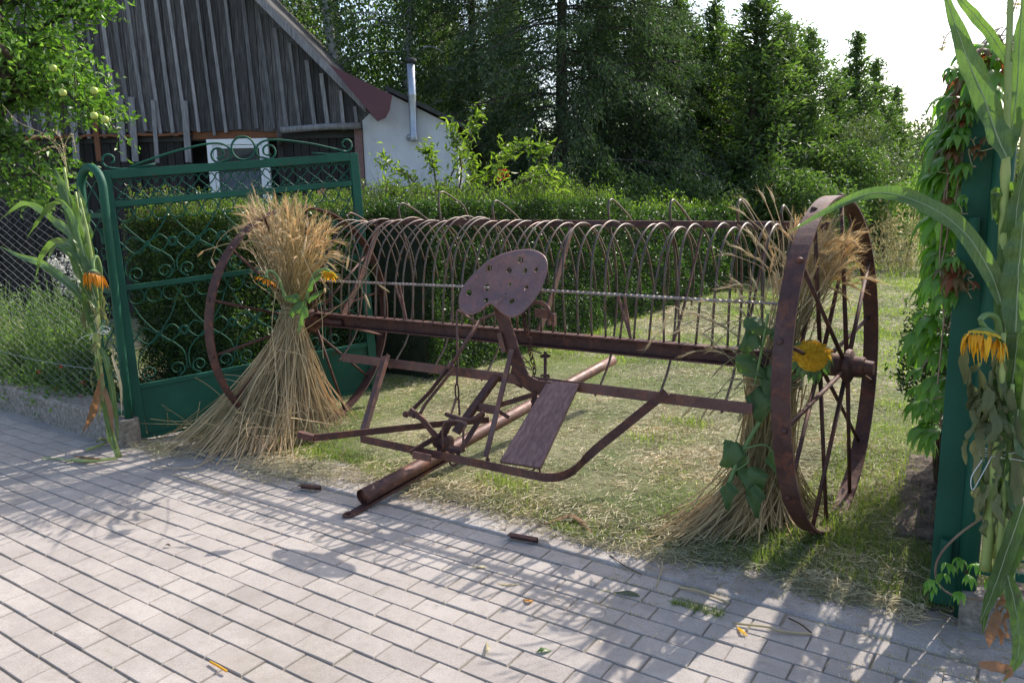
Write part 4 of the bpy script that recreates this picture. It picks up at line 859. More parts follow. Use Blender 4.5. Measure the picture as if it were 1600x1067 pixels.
# withered leaves crumpled round the bundle
def crumple(cx,cy,y,n,rx,ry,sz,mt,root,nm='withered_leaf'):
    for _ in range(n):
        px,py=cx+random.gauss(0,rx),cy+random.gauss(0,ry); p=S(px,py,'y',y+random.gauss(0,.02)); pts=[p]
        for k in range(4): pts.append(pts[-1]+np.array([random.gauss(0,.35),random.gauss(0,.25),-random.uniform(.3,1.5)])*sz)
        P=bez(pts,14); side=rng.normal(size=3); tw=np.cumsum(rng.normal(0,.35,14)); T=norm(np.gradient(P,axis=0)); s2=norm(side-T*(side*T).sum(-1,keepdims=True)); N=np.cross(T,s2)
        build(nm,[ribbons(P[None],(sz*.85*np.sin(np.linspace(.25,3.0,14)))[None],(s2*np.cos(tw)[:,None]+N*np.sin(tw)[:,None])[None],.35)],M[mt],root,smooth=True)
crumple(143,465,2.38,14,9,18,.035,'dry_leaf',cl); crumple(150,560,2.38,8,8,22,.028,'dry_leaf',cl)
def string(c,r,tails,root):
    q=np.linspace(0,6.28*2,50); T=[[c+np.array([r*math.cos(v),r*.8*math.sin(v),.006*math.sin(v*1.5)+v*.001]) for v in q]]
    build('string',[tubes(T,.0017,5)]+[tube(bez([S(*p) for p in t_],18),.0015,5) for t_ in tails],M['string'],root,smooth=True)
string(S(158,519,'y',2.42),.045,[Y([(150,520),(135,524),(125,530),(118,538)],2.37),Y([(152,519),(160,510),(172,514),(165,522),(152,519)],2.36),Y([(145,524),(140,532),(143,522)],2.36)],cl)
sunflower(S(146,428,'y',2.36),(.05,-.25,-.95),.040,.052,'orange_petal','drooping orange sunflower tied to the left corn stalks',[S(146,408,'y',2.38),S(152,402,'y',2.41),S(158,430,'y',2.43),S(156,500,'y',2.44)],34,1.3,disc='twig')
yr=2.78
_=0
cr=corn_bundle('tall bundle of corn stalks tied to the right gate post',(-.02,2.8,0),
 [(Y([(1548,868),(1553,700),(1562,520),(1568,350),(1572,240),(1576,100),(1580,-30)],yr),.018),(Y([(1560,900),(1575,700),(1590,500),(1597,300),(1600,150)],yr+.05),.016),(Y([(1578,950),(1583,800),(1592,680),(1606,560)],yr-.04),.013),(Y([(1540,890),(1552,760),(1562,640),(1568,520)],yr-.06),.016),(Y([(1562,930),(1566,800),(1578,700),(1582,600)],yr-.07),.013)],
 [(Y([(1574,246),(1545,170),(1505,70),(1470,-30)],2.70),.062),(Y([(1575,100),(1545,52),(1505,5),(1490,-20)],2.80),.030),(Y([(1566,475),(1545,420),(1500,355),(1440,316),(1370,300),(1300,325),(1235,362)],2.74),.052),
  (Y([(1572,250),(1588,160),(1596,60),(1600,-20)],2.78),.05),(Y([(1570,560),(1578,430),(1590,330),(1602,260)],2.76),.075),(Y([(1562,470),(1582,380),(1598,300),(1606,240)],2.80),.06),
  (Y([(1575,650),(1585,560),(1600,480)],2.76),.08),(Y([(1565,350),(1580,300),(1600,350)],2.78),.06),(Y([(1598,790),(1575,860),(1550,930),(1530,975)],2.62),.045),(Y([(1600,830),(1580,880),(1545,940),(1535,990)],2.66),.04),
  (Y([(1575,900),(1590,960),(1592,1020),(1568,1066)],2.62),.045),(Y([(1592,640),(1585,760),(1600,840)],2.70),.05),(Y([(1562,350),(1557,300),(1550,345)],2.78),.03),(Y([(1585,520),(1590,400),(1600,330)],2.72),.075),
  (Y([(1556,700),(1545,790),(1552,860)],2.72),.04,'dry_leaf'),(Y([(1562,640),(1556,600),(1550,680)],2.74),.028,'brown_leaf'),(Y([(1560,955),(1548,990),(1545,1010)],2.62),.03,'brown_leaf'),(Y([(1530,1038),(1562,1042),(1578,1050),(1560,1067)],2.55),.03,'brown_leaf'),
  (Y([(1580,620),(1590,720),(1585,820),(1592,900)],2.70),.035,'dry_leaf')],
 [Y([(1578,40),(1576,-10),(1575,-60)],2.78),Y([(1580,30),(1590,-5),(1600,-40)],2.78),Y([(1500,40),(1480,55),(1470,80)],2.9)])
crumple(1552,600,2.72,24,14,34,.036,'dry_leaf',cr); crumple(1562,780,2.72,16,14,50,.032,'dry_leaf',cr); crumple(1570,650,2.72,10,16,60,.05,'corn',cr); crumple(1535,600,2.74,8,8,24,.035,'dry_leaf',cr); crumple(1572,930,2.64,6,10,22,.022,'brown_leaf',cr)
string(S(1556,712,'y',2.78),.05,[Y([(1550,712),(1535,740),(1520,765),(1518,745),(1535,718)],2.70),Y([(1552,715),(1575,716),(1600,720)],2.70),Y([(1552,713),(1580,708),(1605,702)],2.70)],cr)
sunflower(S(1537,528,'y',2.62),(-.12,-.38,-.90),.046,.038,'petal','drooping yellow sunflower tied to the right corn stalks',[S(1532,500,'y',2.62),S(1545,492,'y',2.66),S(1560,505,'y',2.72),S(1562,560,'y',2.76)],44,1.3,disc='floret')
# ================================================================== HEDGE, CREEPER, GARDEN
def shell(x0,x1,y0,y1,ztop,faces,dens,size,depth=.16,amp=.10,z0=.0):
    """leaf centres on the outer shell of a clipped block"""
    C=[];N=[]
    for f in faces:
        if f=='t': area=(x1-x0)*(y1-y0)
        elif f in 'lr': area=(y1-y0)*(ztop-z0)
        else: area=(x1-x0)*(ztop-z0)
        n=int(area*dens); u,v=rng.uniform(0,1,n),rng.uniform(0,1,n); d=np.abs(rng.normal(0,depth*.55,n))
        if f=='t': P=np.stack([x0+u*(x1-x0),y0+v*(y1-y0),np.full(n,ztop)],1);nn=(0,0,1)
        elif f=='r': P=np.stack([np.full(n,x1),y0+u*(y1-y0),z0+v*(ztop-z0)],1);nn=(1,0,0)
        elif f=='l': P=np.stack([np.full(n,x0),y0+u*(y1-y0),z0+v*(ztop-z0)],1);nn=(-1,0,0)
        elif f=='f': P=np.stack([x0+u*(x1-x0),np.full(n,y0),z0+v*(ztop-z0)],1);nn=(0,-1,0)
        else: P=np.stack([x0+u*(x1-x0),np.full(n,y1),z0+v*(ztop-z0)],1);nn=(0,1,0)
        nn=np.array(nn,float); dsp=amp*noise(P,3.1)+amp*.6*noise(P+9,8.)
        P=P+nn*(dsp-d)[:,None]; keep=noise(P+3,5.)>-.62-.0*dens; C.append(P[keep]);N.append(np.repeat(nn[None],keep.sum(),0))
    return np.concatenate(C),np.concatenate(N)
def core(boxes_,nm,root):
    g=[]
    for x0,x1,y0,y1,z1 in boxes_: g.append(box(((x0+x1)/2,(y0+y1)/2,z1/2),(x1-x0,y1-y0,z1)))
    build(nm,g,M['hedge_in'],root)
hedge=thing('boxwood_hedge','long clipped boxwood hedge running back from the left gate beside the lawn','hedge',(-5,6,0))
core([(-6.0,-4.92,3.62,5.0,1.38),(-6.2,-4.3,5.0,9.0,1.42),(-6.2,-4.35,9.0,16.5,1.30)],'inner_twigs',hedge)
C1,N1=shell(-6.15,-4.78,3.45,5.1,1.50,'ftrl',9500,.024,.14,.06)
C2,N2=shell(-6.4,-4.15,5.0,9.0,1.56,'tr',5200,.03,.16,.08)
C2b,N2b=shell(-4.8,-4.15,5.0,5.5,1.52,'f',6000,.03,.14,.06)
C3,N3=shell(-6.4,-4.15,9.0,17.,1.40,'tr',1500,.05,.18,.12)
build('foliage',[leaves(C1,.026,N1*.5+[0,0,.3]),leaves(np.vstack([C2,C2b]),.032,np.vstack([N2,N2b])*.5+[0,0,.3]),leaves(C3,.055,N3*.5+[0,0,.3])],M['box_leaf'],hedge)['kind']='stuff'
# young shoots standing up from the top
def shoots(n,xr,yr,zt,hh,lsz,mt,root,per=14,nm='young_shoots'):
    x=rng.uniform(*xr,n);y=rng.uniform(*yr,n); h=rng.uniform(.3,1,n)**1.4*hh*(1+.8*noise(np.stack([x,y,x*0],1),1.5)); z=zt+.07*noise(np.stack([x,y,x*0],1),3.1)
    b=np.stack([x,y,z-.06],1); tip=b+np.stack([rng.normal(0,.25,n)*h,rng.normal(0,.25,n)*h,h+.06],1)
    t=rng.uniform(.25,1,(n,per,1)); c=(b[:,None]+(tip-b)[:,None]*t+rng.normal(0,lsz*.45,(n,per,3))).reshape(-1,3)
    build(nm,[leaves(c,lsz,None,1,.45,.25,adir=np.array([0,0,.8]))],M[mt],root)['kind']='stuff'
    build('shoot_stems',[tubes(np.stack([b,(b+tip)/2,tip],1),.0018,3)],M['twig'],root)['kind']='stuff'
shoots(1300,(-6.1,-4.85),(3.45,5.1),1.44,.22,.025,'box_young',hedge,16)
shoots(2600,(-6.4,-4.2),(5.1,9.),1.48,.26,.030,'box_young',hedge,12)
shoots(1600,(-6.4,-4.2),(9.,17.),1.34,.28,.05,'box_young',hedge,8)
# sparse fresh shoots on the shaded faces
n=70; u=rng.uniform(0,1,n); b=np.stack([-6.1+u*1.3,np.full(n,3.42),rng.uniform(.3,1.45,n)],1); c=(b[:,None]+rng.normal(0,.028,(n,14,3))).reshape(-1,3); build('young_shoots',[leaves(c,.022)],M['box_young'],hedge)['kind']='stuff'
build('stems',[tubes(np.array([[(x,y,-.02),(x+random.uniform(-.05,.05),y+.03,.4),(x+random.uniform(-.1,.1),y+.05,.95)] for y in np.arange(3.8,16,.33) for x in (-4.55+random.uniform(-.15,.1),-5.0)]),.012,5)],M['bark'],hedge)['kind']='stuff'

# dark shrub just beyond the right gate (strip of hedge seen left of the stile)
def bushy(name,label,cat,C,rad,n,sz,mt,group=None,nb=(0,0,.3),stems=5,lump=14,asp=.5,corez=None,inner=.35,seed=None):
    C=np.array(C,float);rad=np.array(rad,float)
    root=thing(name,label,cat,(C[0],C[1],0),group)
    k=lump; d=norm(rng.normal(size=(k,3))); d[:,2]=np.abs(d[:,2])*.9-.25*rng.uniform(0,1,k); cc=C+d*rad*rng.uniform(.45,.95,(k,1)); r=rad.mean()*rng.uniform(.28,.5,k)
    idx=rng.integers(0,k,n); dd=norm(rng.normal(size=(n,3)))*(rng.uniform(inner,1,n)**.5)[:,None]; P=cc[idx]+dd*r[idx][:,None]*np.array([1,1,.85]); P=P[P[:,2]>.02]
    build('foliage',[leaves(P,sz,norm(P-C)*.4+np.array(nb),1,asp)],M[mt],root)['kind']='stuff'
    base=np.array([C[0],C[1],0.]); g=[]
    for i in range(min(stems*2,k)):
        b0=base+np.array([random.uniform(-.1,.1),random.uniform(-.1,.1),0])*rad[0]; g.append(tube(bez([b0,(b0+cc[i])/2+np.array([0,0,.12*rad[2]]),cc[i]],8),np.linspace(.018,.006,8)*max(rad.mean(),.5),6))
    build('stems',g,M['twig'],root)
    return root
bushy('shrub','clump of mixed dark shoots growing against the foot of the right gate','shrub',(-.27,4.3,.60),(.13,.7,.62),5200,.028,'box_leaf',lump=20)

bushy('shrub','dark shrub filling the space behind the right arched post panel','shrub',(.35,3.75,.75),(.38,.45,.8),5000,.035,'box_leaf',lump=18)
# Virginia creeper over the right gate
cv=thing('virginia_creeper','virginia creeper with drooping green and reddening leaves over the right gate','climber',(-.25,3.3,0))
def comp(c,out,sz,g,np_=5):
    """five drooping leaflets from one leaf stalk"""
    out=norm(np.array(out,float)); X=norm(np.cross(out,[0,0,1.])); 
    for k in range(np_):
        a=(k-(np_-1)/2)*.55; L=sz*(1-.14*abs(k-(np_-1)/2)); d=norm(out*math.cos(a)+X*math.sin(a)+np.array([0,0,random.uniform(-.1,.25)])); s=np.linspace(0,1,8)[:,None]
        P=np.array(c)+d*L*.62*np.sin(s*1.5)+np.array([0,0,-1])*L*.75*s**1.7+rng.normal(0,.003,3)
        W=L*.31*np.array([.12,.62,.92,1,.88,.62,.34,.03]); g.append(ribbons(P[None],W[None],(np.cross(d,[0,0,1.])+rng.normal(0,.25,3))[None],.16))
gg=[];gr_=[];stm=[]
spots=[]
for _ in range(215):
    v=random.random(); py=78+v*300
    edge=np.interp(py,[78,110,160,210,260,300,340,378],[1510,1487,1462,1455,1450,1447,1445,1455]); r_=np.interp(py,[78,130,220,330,378],[1600,1560,1500,1492,1488])
    px=random.uniform(edge+20,r_); spots.append((px,py,0))
for _ in range(62):
    py=random.uniform(370,690); edge=np.interp(py,[370,450,560,690],[1455,1440,1425,1432]); px=random.uniform(edge+12,1482); spots.append((px,py,0))
for px,py,_ in spots:
    y=3.12+random.uniform(0,.42)-(px-1440)*.0016; c=S(px,py-8,'y',y); red=(px>1495 and py<180 and random.random()<.5) or (px>1482 and 150<py<330 and random.random()<.4)
    comp(c,(-.75+random.gauss(0,.7),-.65+random.gauss(0,.6),random.uniform(-.2,.5)),random.uniform(.065,.17)*(.62 if red else 1),gr_ if red else gg)
    if random.random()<.8: stm.append(bez([c,c+np.array([random.uniform(.0,.06),random.uniform(0,.07),random.uniform(-.01,.05)]),c+np.array([.06,.1,random.uniform(0,.10)])],6))
for px,py in ((1493,178),(1505,190),(1512,175),(1488,248),(1500,262),(1480,240),(1495,432),(1510,420),(1515,440),(1500,445),(1540,215),(1528,228),(1535,240)):
    comp(S(px,py,'y',2.98),(random.uniform(-1,.6),-1,.3),.055,gr_,5)
for _ in range(40):
    py=random.uniform(85,470); px=random.uniform(1478,1512 if py<330 else 1496); c=S(px,py,'y',3.0+random.uniform(-.06,.02)); comp(c,(random.gauss(-.3,.6),-.8,.2),random.uniform(.05,.10),gr_ if random.random()<.35 else gg)
for px,py in ((1455,905),(1480,880),(1500,872),(1525,880),(1500,925),(1515,900),(1458,915),(1545,905),(1475,895)): comp(S(px,py,'y',2.86),(random.uniform(-1,1),-1,.3),.06,gg)
build('leaves',gg,M['creeper'],cv,smooth=True)['kind']='stuff'; build('reddening_leaves',gr_,M['creeper_red'],cv,smooth=True)['kind']='stuff'
for L in ([(1500,120),(1490,200),(1478,280),(1482,350),(1470,420)],[(1520,110),(1508,170),(1512,215),(1500,270),(1490,330)],[(1510,160),(1500,230),(1476,300),(1468,400),(1475,500),(1465,600)],[(1540,100),(1530,160),(1518,220),(1535,250)]):
    stm.append(bez([S(a,b,'y',3.03) for a,b in L],6))
build('tendrils',[tubes(np.array(stm),.0028,5),tube(bez([S(x,y,'y',2.90) for x,y in ((1540,805),(1498,835),(1468,868),(1462,900),(1480,925),(1520,935),(1560,938))],24),.004,6)],M['vine_stem'],cv)
tdr=[]
for a,b in ((1505,205),(1525,212),(1497,250),(1520,240),(1505,440),(1515,430),(1490,330),(1500,318)):
    tdr.append(bez([S(a+random.gauss(0,9)*k*.5,b+5*k+random.gauss(0,4),'y',2.96) for k in range(5)],12))
for q in tdr: build('curled_tendril',[tubes(np.array([q]),.0014,4)],M['straw_pale'],cv)

# young cherry-like shrub rising above the hedge
root=thing('cherry_sapling','pale green leafy sapling rising above the hedge in front of the white wall','shrub',D(690,330,8.6)*[1,1,0])
g=[];L=[]
for pts in ([(690,400),(700,290),(738,210),(748,172)],[(690,400),(650,290),(612,262),(595,245)],[(690,400),(760,290),(800,240),(830,225)],[(700,400),(790,300),(850,275),(885,290)],[(690,400),(680,280),(672,240),(662,232)],[(695,400),(720,300),(775,262),(790,220)],[(690,400),(720,280),(712,225),(702,195)],[(700,400),(810,330),(845,250),(850,225)],[(690,400),(640,320),(625,300),(598,292)],[(690,400),(730,320),(740,260),(722,240)],[(700,400),(770,310),(820,285),(862,262)],[(690,420),(670,330),(700,300),(650,300)]):
    Y8=8.3+random.uniform(-.4,.5); P=bez([D(a,b,Y8) for a,b in pts],26); g.append(tube(P,np.linspace(.014,.003,26),5))
    for i in range(7,26):
        for _ in range(6): L.append(P[i]+rng.normal(0,.05,3))
L=np.array(L); build('branches',g,M['twig'],root); build('leaves',[leaves(L,.095,[0,0,.8],1,.36,.3)],M['shrub'],root)['kind']='stuff'
bushy('shrub','yellowish low shrub behind the hedge below the sapling','shrub',D(800,330,9.2)*[1,1,0]+[0,0,1.05],(1.1,.6,.75),5200,.06,'shrub',lump=20)
bushy('shrub','light green shrub between the hedge and the white wall','shrub',D(620,330,8.7)*[1,1,0]+[0,0,1.05],(.8,.5,.6),3600,.055,'shrub',lump=14)
# red flower heads glimpsed by the wall
for (px,py),lb in (((505,303),'small pink flower cluster at the foot of the barn'),((785,272),'small orange flower cluster behind the sapling')):
    c=D(px,py,9.6); root=thing('flower_cluster',lb,'flowers',c*[1,1,0]); build('petals',[leaves(c+rng.normal(0,.035,(60,3)),.04)],M['pink_petal' if px<600 else 'red_petal'],root); build('stem',[tube([c*[1,1,0],c],.006,5)],M['stem'],root)

# garden bed behind the chain link fence
xs=[(-9.6,-5.15)]
def herb(label,px,py,y,rx,h,n,sz,mt,cat='plant',name='garden_plant',asp=.35,group=None,up=.9):
    b=S(px,py,'y',y)*[1,1,0]; root=thing(name,label,cat,b,group); k=max(10,n//24); 
    st=b+np.stack([rng.normal(0,rx*.5,k),rng.normal(0,rx*.4,k),np.zeros(k)],1); tp=st+np.stack([rng.normal(0,rx*.35,k),rng.normal(0,rx*.3,k)-.03,h*rng.uniform(.55,1.05,k)],1)
    t=rng.uniform(.08,1,(k,24,1)); c=(st[:,None]+(tp-st)[:,None]*t+rng.normal(0,.028,(k,24,3))).reshape(-1,3); c=c[c[:,2]>.03]
    build('leaves',[leaves(c,sz,[0,-.2,.3],1,asp,.25,adir=np.array([0,-.1,up]))],M[mt],root)['kind']='stuff'
    build('stems',[tubes(np.stack([st,(st+tp)/2,tp],1),.002,3)],M['stem'],root)['kind']='stuff'
    return root,tp
for i,(px,y,rx,h,mt,lb) in enumerate([(10,2.95,.28,.55,'weed','feathery pale herb at the far left of the fence bed'),(45,3.0,.25,.62,'weed','tall bright herb behind the left end of the fence'),(80,2.95,.25,.42,'weed','low flowering herb near the kerb wall middle'),(110,3.1,.28,.7,'weed','bushy herb below the white phlox'),(135,2.95,.22,.5,'sun_leaf','green herb beside the left corn stalks'),(30,3.3,.4,.85,'weed','tall herb clump behind the fence'),(90,3.4,.4,.9,'sun_leaf','dark leafy herb clump under the apple branches'),(-30,3.1,.4,.7,'weed','herb clump cut by the left picture edge'),(60,2.85,.25,.3,'weed','low pale ground herb on the kerb wall'),(120,2.82,.22,.28,'weed','low herb with red blossoms on the kerb wall'),(5,2.85,.25,.3,'weed','low herb at the left end of the kerb wall')]):
    herb(lb,px,560,y,rx,h,3000 if h>.4 else 1600,.036 if mt=='weed' else .042,mt,asp=.5,up=.3)
herb('pale grass tuft with brown seed heads behind the fence',12,560,2.9,.12,.75,300,.09,'hay',asp=.08,name='grass_tuft')
root,tp=herb('white phlox in bloom behind the fence',108,430,3.25,.28,1.05,900,.04,'sun_leaf','phlox',name='phlox')
c=np.concatenate([S(px,py,'y',3.2)+rng.normal(0,.028,(70,3)) for px,py in ((92,418),(105,408),(118,422),(128,432),(100,438),(80,412),(138,448),(112,452))]); build('blossoms',[leaves(c,.026,[0,-.4,.6],.8,.8)],M['white_petal'],root)['kind']='stuff'
for px,py,mt,lb in ((62,580,'red_petal','orange marigold left of the fence bed'),(86,609,'red_petal','orange marigold over the kerb wall'),(95,573,'red_petal','faint orange blossom among the herbs'),(102,625,'pink_petal','lower red blossom on the kerb wall'),(127,619,'pink_petal','red blossom nearest the left gate post'),(128,598,'red_petal','pale orange blossom behind the corn')):
    c=S(px,py,'y',2.74); root=thing('marigold',lb,'flower',c*[1,1,0]); build('petals',[leaves(c+rng.normal(0,.008,(20,3)),.016,[0,-.5,.5],.8,.7)],M[mt],root); build('stem',[tube([c*[1,1,0]+[0,0,.15],c],.0025,5)],M['stem'],root)

# ================================================================== TREES
def branch_pts(b,d,L,droop,n=10,wob=.06):
    s=np.linspace(0,1,n)[:,None]; return b+d*L*s+np.array([0,0,-droop*L])*s**2+np.cumsum(rng.normal(0,wob*L/n,(n,3)),0)
def conifer(name,label,base,H,Rr,nb,mt,droop,sz,per,z0=.4,asp=.25,hang=.5,group=None,lean=(0,0),profile=.85,trunk=.13,gap=.0,cat='conifer',up=.0):
    base=np.array(base,float); root=thing(name,label,cat,base,group); top=base+np.array([lean[0],lean[1],H])
    tr=bez([base-[0,0,.1],base+(top-base)*.35+rng.normal(0,.06,3),base+(top-base)*.7+rng.normal(0,.05,3),top],24)
    build('trunk',[tube(tr,np.linspace(trunk,.012,24),9)],M['bark'],root,smooth=True)
    g=[];Cc=[];Ad=[]
    for i in range(nb):
        h=z0+(H-z0)*((i+random.random())/nb)**.92; f=(h-z0)/(H-z0)
        if random.random()<gap: continue
        c=base+(top-base)*(h/H); L=Rr*((1-f)**profile+.06)*(random.uniform(.55,1.18) if hang>1 else random.uniform(.25,1.3)); a=i*2.39996+random.gauss(0,.3)
        d=norm(np.array([math.cos(a),math.sin(a),up+random.gauss(0,.10)])); P=branch_pts(c,d,L,droop*random.uniform(.6,1.3)); g.append(tube(P,np.linspace(.022,.004,10)*(.5+L/Rr*.6),4,False))
        k=int(per*((.25 if hang>1 else .04)+L/Rr)); t=rng.uniform(.08,1,k)**.8; idx=t*9; i0=np.clip(idx.astype(int),0,8); q=P[i0]+(P[i0+1]-P[i0])*(idx-i0)[:,None]
        sdw=norm(np.cross(d,[0,0,1.])); w=(rng.uniform(-1,1,k)*(.30*L*(1-t*.75)+.04))[:,None]
        q=q+sdw*w+np.array([0,0,-1])*(rng.uniform(0,1,k)**1.5*hang*(.12+.10*L))[:,None]+rng.normal(0,.03 if hang>1 else .07,(k,3))
        Cc.append(q); Ad.append(norm(d*.7+sdw*np.sign(w)*.8+np.array([0,0,-hang*1.2+up*.8])))
    Cc=np.concatenate(Cc);Ad=np.concatenate(Ad)
    # leader
    k=int(per*.5) if hang>1 else int(per*.35); q=top+np.stack([rng.normal(0,.03,k),rng.normal(0,.03,k),-rng.uniform(-.05,.5,k)],1); Cc=np.vstack([Cc,q]); Ad=np.vstack([Ad,np.repeat(np.array([[0,0,.7]]),k,0)])
    build('branches',g,M['bark'],root)['kind']='stuff'
    N=rng.normal(size=Cc.shape)*.8+[0,0,.5]; N=norm(N); A=norm(Ad+rng.normal(0,.35,Cc.shape)); A=norm(A-N*(A*N).sum(-1,keepdims=True)); Bv=np.cross(N,A); s=(sz*rng.uniform(.6,1.3,len(Cc)))[:,None]
    V=np.stack([Cc-A*s*.5,Cc+Bv*s*asp*.5,Cc+A*s*.5-N*s*.1,Cc-Bv*s*asp*.5],1).reshape(-1,3)
    build('crown',[(V,np.arange(len(Cc)*4).reshape(-1,4))],M[mt],root)['kind']='stuff'
    return root
def gnd(px,Yc): 
    p=D(px,400,Yc); return np.array([p[0],p[1],0])
def hgt(py,Yc,px): return D(px,py,Yc)[2]
def copy_tree(o,loc,rz,sc,label):
    n=o.copy(); COL.objects.link(n); n.location=loc; n.rotation_euler=(0,0,rz); n.scale=sc; n['label']=label
    for c in o.children:
        d=c.copy(); COL.objects.link(d); d.parent=n
        for e in c.children:
            f=e.copy(); COL.objects.link(f); f.parent=d
    return n
TG='conifers in the row beyond the hedge'
# big spruces left of the row
sp1=conifer('spruce_tree','big dark spruce with drooping boughs, tallest, right of the white wall',gnd(880,15.),10.5,3.1,230,'spruce',.30,.10,520,z0=.5,asp=.24,hang=1.02,profile=.6,trunk=.16,gap=.02)
sp2=copy_tree(sp1,gnd(752,16.6),2.1,(.82,.82,.92),'second dark spruce standing between the birches and the big spruce')
sp3=copy_tree(sp1,gnd(985,16.2),4.0,(.78,.78,.84),'dark spruce right behind the big spruce, its trunk half hidden')
# row of ragged thujas: source and copies
th1=conifer('thuja_tree','ragged thuja nearest the big spruce, left end of the row',gnd(1052,17.),hgt(-5,17,1052),1.35,250,'thuja',.02,.14,135,z0=.3,asp=.28,hang=.25,up=.55,profile=.62,gap=.12,group=TG)
th2=conifer('thuja_tree','bushy thuja with a bare brown trunk in the middle of the row',gnd(1172,16.),hgt(-25,16,1172),1.5,240,'thuja',.02,.14,135,z0=.9,asp=.28,hang=.25,up=.5,profile=.55,gap=.2,group=TG)
H1=hgt(-5,17,1052);H2=hgt(-25,16,1172)
for px,Yc,py,src,sx,lb in ((1108,17.4,5,1,.85,'slender pointed thuja, second from the left in the row'),(1012,17.8,-30,2,1.,'tall thuja partly behind the leftmost ragged thuja'),(1212,16.6,30,1,.92,'thuja just right of the one with the bare trunk'),(1252,17.2,48,2,.85,'thuja with a crooked top at the right end of the row'),(1140,18.5,60,2,1.,'thuja filling the gap behind the slender one'),(1080,19.0,45,1,1.1,'thuja standing in the second line behind the row'),(1195,19.5,70,2,1.15,'wide thuja in the second line behind the bare trunk'),(940,19,-10,2,1.2,'thuja seen between the big spruce boughs'),(800,20,-10,1,1.3,'thuja half hidden behind the two dark spruces'),(700,21,20,1,1.3,'thuja low behind the cherry sapling')):
    s_=th1 if src==1 else th2; Hs=H1 if src==1 else H2; h=hgt(py,Yc,px)/Hs; copy_tree(s_,gnd(px,Yc),px*.37,(sx,sx,h),lb)
th3=conifer('thuja_tree','separate pointed thuja beyond the end of the row against the sky',gnd(1322,21),hgt(52,21,1322),1.3,210,'thuja',.02,.16,115,z0=.4,asp=.28,hang=.25,up=.55,profile=.8,gap=.1)
copy_tree(th3,gnd(1385,24),1.3,(1.,1.,hgt(138,24,1385)/hgt(52,21,1322)),'shorter thuja right of the separate pointed one')
copy_tree(th3,gnd(1290,20),4.3,(1.1,1.1,hgt(120,20,1290)/hgt(52,21,1322)),'low thuja filling the side of the separate pointed one')
copy_tree(th3,gnd(1352,23),2.6,(1.1,1.1,hgt(95,23,1352)/hgt(52,21,1322)),'thuja between the pointed one and the shorter one')
# birches behind the annex
def birch(label,px,Yc,H,pr,n,seed):
    base=gnd(px,Yc); root=thing('birch_tree',label,'birch',base,'birches behind the lean-to'); top=base+np.array([random.gauss(0,.4),random.gauss(0,.4),H])
    tr=bez([base,base+(top-base)*.4+rng.normal(0,.15,3),base+(top-base)*.75+rng.normal(0,.15,3),top],24); build('trunk',[tube(tr,np.linspace(.15,.02,24),10)],M['birch_bark'],root,smooth=True)
    g=[];Cc=[]
    for i in range(48):
        h=random.uniform(.22,.98); c=base+(top-base)*h; a=random.uniform(0,6.28); L=pr*(1.15-h)*random.uniform(.7,1.3); d=norm(np.array([math.cos(a),math.sin(a),random.uniform(.3,1.0)]))
        P=branch_pts(c,d,L,.45,9); g.append(tube(P,np.linspace(.035,.006,9)*(1.1-h*.5),5,False))
        for j in range(3,9):
            for _ in range(3):
                p=P[j]+rng.normal(0,.12,3); ln=random.uniform(.6,2.2); m=int(n*ln); t=rng.uniform(0,1,m)[:,None]; sw=rng.normal(0,.10,3)*[1,1,0]
                Cc.append(p+np.array([0,0,-ln])*t+sw*t+rng.normal(0,.05,(m,3)))
    Cc=np.concatenate(Cc); Cc=Cc[Cc[:,2]>1.2]; build('branches',g,M['birch_bark'],root)['kind']='stuff'; build('crown',[leaves(Cc,.075,[0,0,0],1,.62,.15,adir=np.array([0,0,-.7]))],M['birch'],root)['kind']='stuff'
    return root
b1=birch('birch with a pale slanting trunk just behind the barn roof',578,15.5,8.8,2.6,15,1)
copy_tree(b1,gnd(640,17.),2.4,(1,1,1.02),'birch whose trunk shows right of the stove pipe'); copy_tree(b1,gnd(540,19.5),.7,(1.1,1.1,1.0),'birch in the gap between the two pale trunks'); copy_tree(b1,gnd(610,21.),3.3,(1.2,1.2,1.05),'birch in the second line behind the stove pipe'); copy_tree(b1,gnd(500,17.5),4.1,(1.1,1.1,1.1),'birch showing only its crown above the barn roof')
copy_tree(b1,gnd(690,19.),5.2,(1.1,1.1,1.1),'birch furthest back, half behind the second spruce')
# understorey behind the hedge
for i,(px,Yc,w_,h,n,mt,lb) in enumerate([(860,13.2,1.2,1.1,6000,'thuja','dark undergrowth bush below the big spruce'),(960,14,1.3,1.2,6000,'thuja','dark bush left of the thuja row foot'),(1060,14.8,1.2,1.3,5500,'thuja','dark bush in front of the first thujas'),(1155,15,1.0,.9,4000,'box_leaf','low green bush at the bare thuja trunk'),(1245,14.6,1.1,1.4,6000,'thuja','bright bush at the right end of the thuja row'),(1310,16.5,1.2,1.6,6500,'thuja','broad bush under the separate thuja'),(1375,19,1.2,1.3,4500,'weed','light green thicket bush above the field edge'),(1420,24,1.6,1.3,3600,'weed','pale thicket bush beside the creeper'),(760,13.5,1.0,1.2,5000,'spruce','dark bush behind the cherry sapling'),(1330,20.,1.1,.8,3000,'box_leaf','dark low bush behind the right wheel top'),(1400,22,1.3,.5,2600,'weed','low weedy mound at the far edge of the lawn')]):
    p=gnd(px,Yc); bushy('bush',lb,'bush',(p[0],p[1],h*.9),(w_,w_*.8,h),n,.085 if Yc<18 else .10,mt,lump=20)
bushy('bush','dark bush with silvery glinting leaves under the separate thuja','bush',gnd(1335,17.5)+[0,0,2.0],(1.0,.8,1.5),8000,.075,'far_leaf',lump=24)
